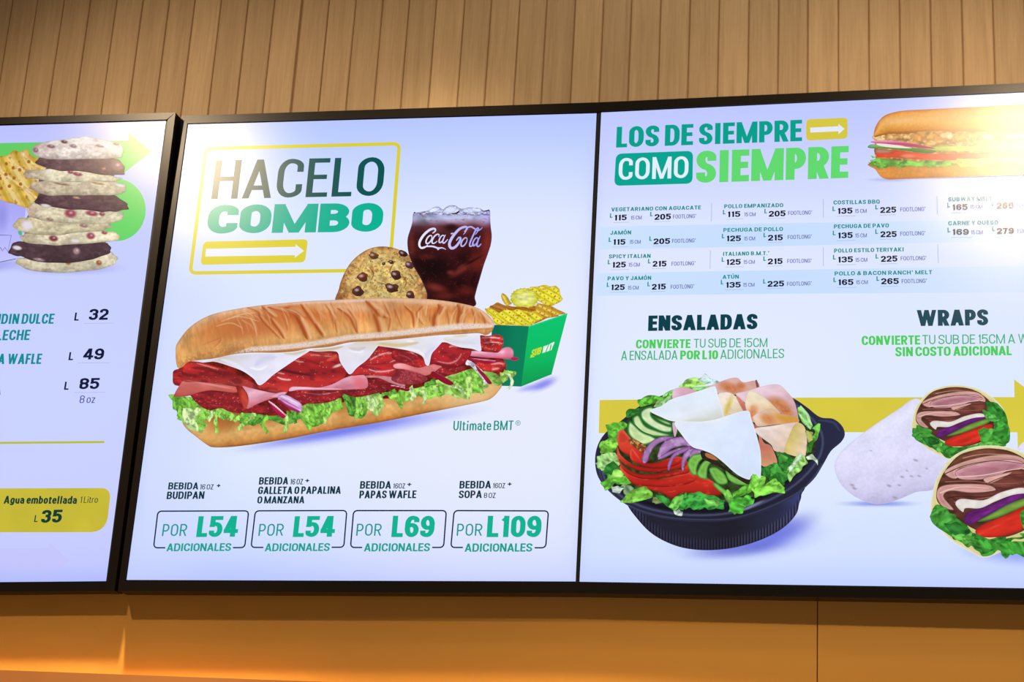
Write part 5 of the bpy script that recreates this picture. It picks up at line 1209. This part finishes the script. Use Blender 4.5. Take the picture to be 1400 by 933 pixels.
# cucumbers
def cuc(p):
    p.mix(1 - sstep(6, 17, p.d), (30, 98, 38)); p.mix(np.exp(-np.abs(p.d - 22) / 6) * .5, (222, 238, 200)); p.noise(20, .06, 30, 2)
def cucm(pts, c=(190, 220, 150)):
    piece(sb, 'cucumber_slice', S1, pts, c, cuc)
cucm([(340, 290), (380, 300), (450, 325), (465, 350), (430, 350), (380, 325)])
cucm([(275, 270), (300, 245), (340, 235), (360, 250), (345, 285), (380, 320), (440, 345), (466, 352), (460, 390), (400, 390), (320, 350), (280, 310)], (206, 230, 180))
cucm([(228, 310), (250, 285), (275, 290), (310, 345), (380, 375), (450, 395), (470, 410), (400, 418), (320, 410), (250, 370)])
cucm([(200, 350), (215, 320), (235, 330), (290, 380), (350, 405), (375, 430), (340, 455), (290, 465), (240, 440), (205, 400)])
# tomatoes
def tom(p):
    p.noise(50, .08, -10, 3, seed=rnd.random() * 30); yy = (p.y - p.y.min()) / (p.y.max() - p.y.min() + 1); p.mix(sstep(.3, 1, yy) * .5, (140, 22, 20)); p.mix(np.exp(-p.d / 6) * sstep(.3, .9, yy), (112, 10, 12)); p.mix(np.exp(-np.abs(p.d - 5) / 5) * sstep(.8, .2, yy) * .7, (238, 120, 92)); p.noise(16, .4, -10, 3, seed=rnd.random() * 30, col=(232, 84, 60), thr=.2)
def tm(pts, c=(204, 46, 34), fr=S1): piece(sb, 'tomato_slice', fr, pts, c, tom)
tm([(240, 660), (330, 668), (450, 655), (560, 610), (640, 640), (720, 690), (752, 740), (700, 756), (600, 745), (520, 740), (460, 770), (400, 740), (330, 720), (250, 690)], (196, 44, 34))
tm([(165, 580), (200, 610), (270, 650), (380, 660), (480, 640), (560, 620), (600, 660), (540, 690), (420, 705), (320, 700), (240, 690), (190, 640), (160, 600)])
tm([(143, 480), (160, 560), (220, 610), (300, 630), (420, 620), (520, 600), (550, 570), (560, 620), (470, 640), (370, 658), (280, 655), (210, 630), (165, 585), (145, 530)])
tm([(145, 470), (165, 520), (230, 570), (320, 590), (430, 580), (530, 545), (550, 570), (500, 600), (380, 618), (270, 612), (190, 575), (150, 530)])
tm([(148, 390), (175, 372), (210, 410), (260, 470), (330, 540), (300, 560), (230, 530), (170, 500), (146, 450)], (206, 62, 44))
piece(sb, 'tomato_core', S1, [(210, 430), (250, 430), (300, 460), (312, 480), (290, 500), (250, 480), (215, 450)], (120, 60, 30), lambda p: (p.noise(10, .2), p.noise(9, .8, 0, 1, seed=5, col=(226, 196, 110), thr=.12)))
tm([(230, 480), (300, 560), (380, 560), (470, 530), (540, 540), (480, 580), (380, 598), (280, 580), (220, 540)], (198, 40, 32))
# onion
def oni(p): p.noise(14, .06, -30, 3, seed=4); p.mix(np.exp(-p.d / 4), (104, 50, 120)); p.mix(sstep(.1, .3, fbm(p.x / 20, p.y / 20, 6, 2)) * .4, (214, 190, 226))
for q in ([(290, 560), (288, 530), (310, 480), (350, 435), (410, 412), (470, 415), (440, 430), (380, 455), (340, 500), (322, 550), (305, 568)],
          [(378, 520), (400, 460), (450, 425), (520, 415), (560, 445), (570, 470), (520, 465), (450, 490), (400, 540), (380, 535)],
          [(380, 540), (420, 510), (500, 480), (580, 470), (560, 488), (490, 500), (430, 530), (395, 545)],
          [(435, 600), (440, 560), (470, 510), (530, 480), (580, 470), (540, 500), (480, 530), (455, 580), (445, 610)],
          [(520, 610), (515, 560), (530, 510), (570, 480), (600, 490), (560, 530), (535, 570), (528, 612)], [(560, 520), (590, 485), (640, 495), (600, 520), (570, 540)]):
    piece(sb, 'onion_slice', S1, q, (166, 124, 178), oni, h=.9)
# turkey
def tur(a, b, dirs, spots=()):
    def f(p):
        p.grad(*dirs, [(0, a), (1, b)]); p.noise(30, .05, 20, 2, seed=rnd.random() * 40); p.edge(2.4, (206, 160, 150), .5)
        for x, y, rx, ry, c in spots: p.blob(x, y, rx, ry, c, .85, 20, .8); p.mix(((np.hypot((p.x - x) / rx, (p.y - y) / ry) < 1.1) * sstep(.05, .2, fbm(p.x / 12, p.y / 12, 5, 2))) * .5, (226, 150, 90))
    return f
piece(sb, 'turkey_slice', S1, [(465, 150), (490, 130), (540, 128), (605, 150), (540, 170), (470, 195)], (226, 186, 206), tur((232, 196, 216), (214, 160, 180), ((470, 130), (560, 190))))
piece(sb, 'turkey_slice', S2, [(30, 130), (90, 100), (160, 75), (205, 72), (240, 98), (310, 88), (330, 130), (240, 160), (200, 170), (130, 160), (80, 160)], (216, 172, 160), tur((226, 190, 190), (206, 160, 150), ((90, 80), (240, 170)), ((160, 130, 60, 26, (190, 106, 60)), (225, 120, 24, 20, (196, 110, 60)))))
piece(sb, 'turkey_edge', S2, [(308, 90), (318, 86), (330, 130), (318, 134)], (130, 80, 84), None)
piece(sb, 'turkey_slice', S2, [(195, 165), (250, 150), (350, 120), (440, 110), (490, 150), (530, 200), (552, 270), (552, 330), (480, 290), (430, 270), (300, 250), (240, 210)], (222, 190, 206), tur((234, 206, 222), (206, 160, 160), ((400, 110), (460, 300)), ((440, 225, 60, 30, (190, 110, 60)), (490, 270, 30, 20, (186, 100, 50)))))
piece(sb, 'turkey_slice', S2, [(92, 165), (150, 155), (190, 175), (225, 215), (260, 265), (200, 290), (120, 312), (100, 220)], (232, 216, 196), tur((240, 226, 216), (226, 206, 170), ((100, 180), (220, 300)), ((150, 240, 14, 60, (206, 190, 90)),)))
piece(sb, 'turkey_slice', S2, [(195, 178), (230, 200), (262, 250), (290, 330), (330, 360), (300, 370), (270, 330), (240, 270)], (200, 120, 100), tur((206, 130, 110), (180, 90, 76), ((200, 180), (300, 360))))
piece(sb, 'turkey_slice', S2, [(248, 220), (270, 150), (320, 160), (380, 200), (430, 250), (450, 280), (380, 270), (330, 300), (300, 330), (270, 290)], (234, 222, 190), tur((240, 232, 206), (222, 190, 150), ((270, 160), (330, 320)), ((290, 280, 24, 44, (206, 120, 80)),)))
piece(sb, 'turkey_slice', S2, [(300, 290), (390, 250), (450, 278), (548, 300), (552, 335), (450, 340), (370, 350), (320, 352), (300, 320)], (222, 176, 130), tur((232, 206, 190), (206, 150, 80), ((320, 290), (500, 340)), ((380, 310, 40, 24, (200, 120, 70)), (480, 310, 60, 16, (206, 150, 60)))))
piece(sb, 'turkey_slice', S2, [(330, 400), (360, 450), (400, 470), (435, 560), (400, 580), (345, 580), (335, 500)], (186, 96, 84), tur((196, 100, 90), (206, 150, 110), ((350, 420), (370, 580))))
piece(sb, 'turkey_slice', S2, [(305, 365), (400, 350), (530, 330), (560, 335), (520, 390), (480, 480), (475, 505), (420, 495), (400, 460), (360, 430), (322, 400)], (232, 214, 204), tur((238, 222, 220), (222, 196, 176), ((320, 360), (480, 500))))
piece(sb, 'turkey_slice', S2, [(475, 500), (500, 420), (530, 350), (562, 332), (595, 360), (608, 430), (600, 520), (560, 530), (500, 515)], (226, 202, 140), tur((206, 190, 100), (232, 206, 176), ((490, 430), (590, 470))))
# right and front leaves
lf(S2, [(555, 240), (575, 232), (620, 290), (640, 350), (625, 370), (580, 330), (556, 280)], (150, 210, 130), 50, 3)
lf(S2, [(640, 360), (680, 335), (690, 340), (675, 400), (650, 450), (620, 500), (610, 480), (640, 420), (650, 390)], (110, 190, 70), 60)
lf(S2, [(600, 380), (640, 390), (640, 430), (615, 450)], (150, 160, 80), 40, 3); lf(S2, [(610, 460), (650, 430), (630, 500), (605, 510)], (60, 120, 40), 40, 4)
lf(S2, [(600, 530), (640, 515), (670, 545), (672, 575), (645, 550), (610, 545)], (206, 222, 196), 40, 3)
lf(S2, [(340, 600), (400, 580), (430, 560), (435, 500), (480, 505), (540, 540), (520, 600), (500, 660), (460, 700), (400, 660), (350, 640)], LGG[4], 50, 8, 3)
lf(S2, [(430, 500), (470, 510), (500, 540), (480, 560), (440, 540)], (70, 150, 60), 10)
lf(S2, [(490, 600), (520, 560), (560, 510), (600, 530), (610, 570), (570, 610), (540, 630), (510, 670)], (150, 210, 110), 60)
lf(S2, [(500, 590), (540, 550), (570, 510), (580, 520), (540, 580), (505, 620)], (206, 230, 200), 60, 3)
lf(S2, [(430, 560), (460, 610), (500, 610), (490, 640), (440, 620), (400, 640), (395, 600)], (70, 160, 60), 30)
# green pepper
for fr, q in ((S1, [(552, 560), (580, 520), (630, 512), (650, 530), (620, 560), (605, 600), (605, 635), (575, 630), (555, 590)]), (S1, [(610, 610), (640, 560), (690, 535), (700, 550), (670, 590), (665, 650), (672, 662), (630, 655), (608, 635)]),
              (S2, [(40, 600), (80, 590), (130, 630), (148, 680), (100, 690), (60, 650)]), (S2, [(62, 690), (80, 680), (120, 710), (160, 740), (150, 760), (100, 730)]), (S2, [(135, 600), (180, 640), (265, 680), (262, 695), (200, 690), (150, 660)])):
    piece(sb, 'pepper_strip', fr, q, (110, 180, 70), lambda p: (p.noise(16, .1, 30, 2, seed=6), p.mix(np.exp(-p.d / 6), (36, 110, 34)), p.mix(np.exp(-np.abs(p.d - 12) / 5) * .5, (176, 220, 130))), h=.9)
lf(S2, [(180, 740), (230, 700), (290, 660), (300, 690), (280, 730), (220, 760), (180, 770)], LGG[1], -30)
lf(S2, [(285, 640), (300, 625), (330, 640), (370, 640), (360, 690), (420, 655), (450, 680), (485, 710), (480, 735), (420, 740), (360, 760), (310, 765), (290, 720)], (130, 214, 76), -20, 6)
lf(S2, [(150, 770), (200, 760), (280, 755), (304, 785), (260, 820), (230, 850), (190, 862), (155, 850)], (80, 180, 60), 20, 7, 3)
lf(S2, [(120, 740), (150, 720), (180, 760), (160, 800), (130, 770)], (120, 196, 80), 60)
lf(S1, [(160, 785), (200, 745), (260, 710), (310, 700), (345, 730), (350, 760), (300, 780), (230, 798), (170, 800)], (120, 190, 70), -25, 5)
lf(S1, [(350, 770), (400, 762), (405, 795), (370, 805), (348, 795)], (120, 140, 80), 0, 3)
lf(S1, [(360, 750), (420, 750), (450, 790), (520, 750), (550, 740), (560, 780), (620, 800), (640, 830), (560, 832), (500, 840), (440, 830), (400, 790)], (50, 140, 54), 20, 7, 3)
lf(S1, [(530, 770), (575, 730), (640, 745), (720, 760), (763, 790), (763, 830), (700, 830), (620, 832), (540, 830)], (56, 156, 60), -20, 8, 3)
lf(S1, [(440, 820), (480, 760), (530, 745), (520, 790), (480, 840)], (110, 190, 80), -50, 4)
lf(S1, [(470, 845), (500, 838), (526, 850), (515, 872), (485, 870)], (196, 214, 204), 0, 3)
lf(S1, [(640, 780), (700, 770), (770, 800), (720, 820), (670, 815)], (120, 196, 90), 10, 7, 3)
# cheese
def chs(p): p.noise(80, .02); p.edge(4, (240, 244, 255), .7)
piece(sb, 'dark_gap', S2, [(-5, 495), (60, 530), (140, 600), (200, 640), (270, 662), (262, 690), (180, 640), (120, 600), (40, 560), (0, 540)], (40, 34, 26), lambda p: p.noise(10, .3))
piece(sb, 'turkey_edge', S2, [(20, 508), (60, 520), (90, 545), (70, 548), (25, 530)], (176, 110, 70), None)
piece(sb, 'turkey_edge', S1, [(465, 330), (485, 340), (492, 370), (478, 415), (466, 370)], (206, 176, 196), None)
piece(sb, 'cheese_slice', S1, [(332, 262), (400, 235), (460, 195), (560, 165), (640, 140), (700, 122), (716, 132), (735, 200), (762, 290), (768, 330), (700, 335), (600, 335), (520, 330), (450, 320), (400, 300)], (222, 232, 246),
      lambda p: (p.grad((550, 160), (600, 335), [(0, (222, 234, 252)), (.6, (228, 236, 248)), (1, (214, 218, 214))]), chs(p), p.curve([(520, 332), (620, 320), (740, 330)], 14, (206, 206, 190), .6, .9)))
piece(sb, 'cheese_slice', S2, [(-160, 330), (-80, 325), (0, 325), (80, 312), (150, 290), (262, 262), (285, 310), (320, 420), (340, 520), (338, 650), (310, 630), (285, 640), (270, 662), (200, 630), (120, 560), (60, 515), (0, 490), (-60, 470), (-120, 400)], (220, 232, 252),
      lambda p: (p.grad((-100, 320), (300, 620), [(0, (224, 232, 248)), (.4, (220, 232, 254)), (1, (212, 226, 252))]), chs(p), p.curve([(0, 332), (80, 322), (160, 300)], 8, (236, 240, 240), .7, .9)))
lf(S2, [(285, 640), (295, 628), (315, 650), (330, 690), (300, 720), (288, 680)], (130, 214, 76), -20, 4)

# ---- wraps
shadow(None, WR, 270, 630, 230, 18, (110, 126, 226), .8, 0)
shadow(None, WR, 900, 850, 330, 80, (120, 136, 240), .7, 4)
wi = holder('wraps_image', label='displayed picture of two filled wraps')
def tort(p):
    p.grad((250, 230), (330, 640), [(0, (226, 226, 252)), (.5, (222, 220, 250)), (.85, (206, 202, 236)), (1, (170, 164, 206))])
    p.noise(40, .025, -30, 2, seed=3); p.noise(8, .02, seed=8)
    for x, y, a in ((235, 388, 4), (378, 508, 7), (318, 548, 8), (365, 546, 6), (420, 505, 6), (440, 432, 8), (455, 504, 6), (400, 480, 5), (150, 545, 8), (160, 560, 8), (345, 603, 8), (490, 470, 5)): p.blob(x, y, a * 1.3, a * .6, (150, 136, 150), .7, 20, .8)
    p.mix(sstep(560, 640, p.y) * sstep(0, .2, fbm(p.x / 14, p.y / 10, 4, 2)) * .35, (170, 160, 160)); p.edge(4, (196, 192, 232), .6)
piece(wi, 'tortilla', WR, [(440, 150), (360, 200), (280, 252), (200, 308), (120, 372), (76, 430), (72, 480), (98, 540), (150, 590), (215, 622), (280, 632), (360, 612), (440, 578), (520, 566), (570, 520), (640, 430), (600, 380), (500, 200)], (222, 220, 250), tort, h=1.2)
piece(wi, 'tortilla', WR, [(960, 330), (905, 385), (1000, 380), (1100, 420), (1100, 300)], (222, 220, 250), lambda p: p.noise(22, .03), h=2)
def wrap_face(m, k):
    fr = WR
    def M(q): return [m(x, y) for x, y in q]
    def rp(q, amp=5, sub=2): return ragged(M(q), amp * k, sub)
    w = holder('wrap_end', wi)
    W = lambda name, q, c, f=None, rag=None: piece(wi, name, fr, rp(q, rag) if rag else M(q), c, f)
    W('tortilla_edge', [(424, 300), (428, 230), (448, 180), (492, 126), (560, 96), (640, 90), (720, 106), (790, 146), (840, 200), (862, 280), (860, 350), (800, 390), (700, 400), (610, 430), (560, 415), (480, 370)], (216, 206, 140), lambda p: (p.noise(20, .05), p.edge(5 * k, (236, 234, 226), .8)))
    W('lettuce_leaf', [(420, 290), (450, 275), (520, 300), (560, 350), (640, 380), (740, 360), (800, 300), (790, 240), (760, 160), (800, 165), (850, 210), (858, 270), (866, 340), (840, 368), (760, 360), (700, 380), (660, 405), (600, 428), (560, 400), (490, 365), (440, 340), (420, 310)], (52, 140, 44), leaf_paint((52, 140, 44), 20, sc=14 * k), 7)
    W('filling_shade', [(440, 250), (460, 180), (520, 120), (620, 98), (720, 120), (790, 180), (800, 260), (770, 330), (660, 370), (560, 340), (480, 290)], (84, 46, 40), lambda p: p.noise(16 * k, .25, 0, 2))
    br = lambda s_: (lambda p: (p.noise(16 * k, .22, 10, 3, seed=s_), p.edge(4 * k, (60, 30, 26), .7)))
    pk = lambda s_: (lambda p: (p.noise(20 * k, .10, 0, 3, seed=s_), p.noise(14 * k, .4, 0, 4, seed=s_ + 4, col=(226, 176, 180), thr=.15), p.mix(sstep(9 * k, 20 * k, p.d) * .35, (140, 84, 92)), p.mix(np.exp(-np.abs(p.d - 3.5 * k) / (2.2 * k)) * .7, (238, 206, 190)), p.edge(1.6 * k, (90, 44, 40), .9)))
    W('meat_slice', [(478, 160), (520, 118), (600, 100), (680, 104), (740, 130), (700, 130), (600, 128), (530, 140)], (112, 66, 50), br(4))
    W('meat_slice', [(470, 165), (540, 136), (640, 118), (720, 122), (756, 150), (750, 170), (700, 150), (620, 150), (520, 160), (510, 190), (480, 185)], (206, 150, 140), pk(6))
    W('meat_slice', [(510, 165), (600, 140), (700, 132), (745, 150), (700, 172), (620, 190), (560, 195), (515, 190)], (190, 130, 146), pk(12))
    W('meat_slice', [(630, 200), (680, 168), (750, 165), (754, 195), (720, 215), (640, 220)], (120, 64, 56), br(9))
    W('meat_slice', [(600, 190), (640, 180), (700, 170), (650, 196), (615, 206)], (216, 160, 150), pk(16))
    W('meat_slice', [(440, 240), (460, 212), (540, 206), (620, 210), (640, 228), (560, 234), (490, 228), (465, 245), (500, 285), (460, 275)], (196, 140, 136), pk(22))
    W('meat_slice', [(480, 236), (560, 236), (650, 225), (740, 210), (760, 225), (700, 235), (600, 262), (520, 262)], (112, 60, 52), br(19))
    for q, c in (([(470, 176), (540, 150), (640, 136), (740, 146)], (70, 36, 32)), ([(505, 186), (600, 180), (680, 166), (745, 158)], (236, 204, 190)), ([(610, 206), (680, 182), (752, 176)], (60, 30, 26)), ([(452, 234), (520, 216), (620, 220)], (236, 204, 190)),
                 ([(478, 250), (520, 244), (600, 246), (680, 232)], (60, 30, 26)), ([(500, 262), (560, 256), (640, 244)], (160, 104, 96)), ([(530, 128), (600, 116), (690, 118)], (190, 140, 120)), ([(470, 200), (560, 198), (640, 206), (720, 204)], (150, 96, 84))):
        piece(wi, 'meat_edge', fr, ribbon_pts(smooth(M(q), 4, False), 3.2 * k, 1.6 * k), c, None, sm=False)
    W('cheese_slice', [(505, 268), (525, 252), (600, 256), (660, 232), (730, 218), (762, 232), (700, 240), (640, 260), (590, 280), (540, 280), (530, 292)], (232, 226, 222), lambda p: (p.noise(20 * k, .05), p.edge(3 * k, (190, 176, 160), .5)))
    W('onion_slice', [(535, 322), (550, 292), (620, 272), (700, 240), (760, 238), (700, 262), (620, 300), (560, 328)], (104, 34, 116), lambda p: (p.noise(12 * k, .2, -20, 3, seed=4), p.edge(3 * k, (60, 16, 76), .6)))
    W('cucumber_slice', [(580, 322), (620, 300), (700, 262), (780, 240), (770, 262), (700, 290), (640, 312)], (132, 166, 70), lambda p: (p.noise(12 * k, .1, -20, 3), p.mix(np.exp(-p.d / (5 * k)), (40, 100, 34))))
    W('tomato_slice', [(572, 352), (600, 330), (680, 300), (740, 274), (790, 270), (770, 310), (730, 345), (660, 366), (600, 368)], (206, 46, 34), lambda p: (p.noise(16 * k, .14, -20, 4, seed=9), p.edge(4 * k, (140, 16, 16), .6), p.noise(14 * k, .4, -20, 4, seed=19, col=(232, 100, 76), thr=.2)))
    for q, c in (([(425, 290), (470, 280), (510, 300), (500, 330), (450, 340), (425, 320)], (70, 160, 60)), ([(470, 330), (510, 320), (550, 350), (540, 390), (500, 370)], (36, 104, 40)), ([(520, 365), (560, 355), (570, 385), (545, 400)], (90, 170, 70)),
                 ([(560, 360), (620, 372), (680, 370), (660, 400), (600, 424), (570, 400)], (50, 130, 46)), ([(720, 300), (750, 285), (790, 290), (800, 320), (770, 360), (740, 350)], (76, 166, 60)), ([(755, 160), (800, 170), (840, 210), (820, 260), (790, 230), (770, 200)], (44, 126, 44)),
                 ([(740, 200), (790, 220), (830, 250), (800, 262), (760, 240)], (80, 170, 70)), ([(800, 260), (850, 240), (862, 300), (850, 350), (810, 350), (790, 310)], (58, 146, 50)), ([(720, 355), (780, 350), (840, 360), (800, 376), (740, 374)], (90, 176, 70))):
        W('lettuce_leaf', q, c, leaf_paint(c, rnd.uniform(-60, 60), sc=14 * k), 5)
    bpy.data.objects.remove(w)
wrap_face(lambda x, y: (x, y), 1.0)
wrap_face(lambda x, y: (512 + (x - 424) * 1.34, 365 + (y - 90) * 1.50), 1.35)
lf_ = lambda q, c: piece(wi, 'lettuce_leaf', WR, ragged(q, 6, 3), c, leaf_paint(c, 40))
lf_([(700, 800), (760, 790), (840, 810), (933, 800), (1010, 790), (1010, 850), (940, 868), (880, 860), (852, 885), (820, 850), (760, 836), (715, 826)], (60, 150, 52))
lf_([(600, 770), (650, 765), (680, 800), (700, 806), (660, 808), (620, 790)], (90, 176, 66))
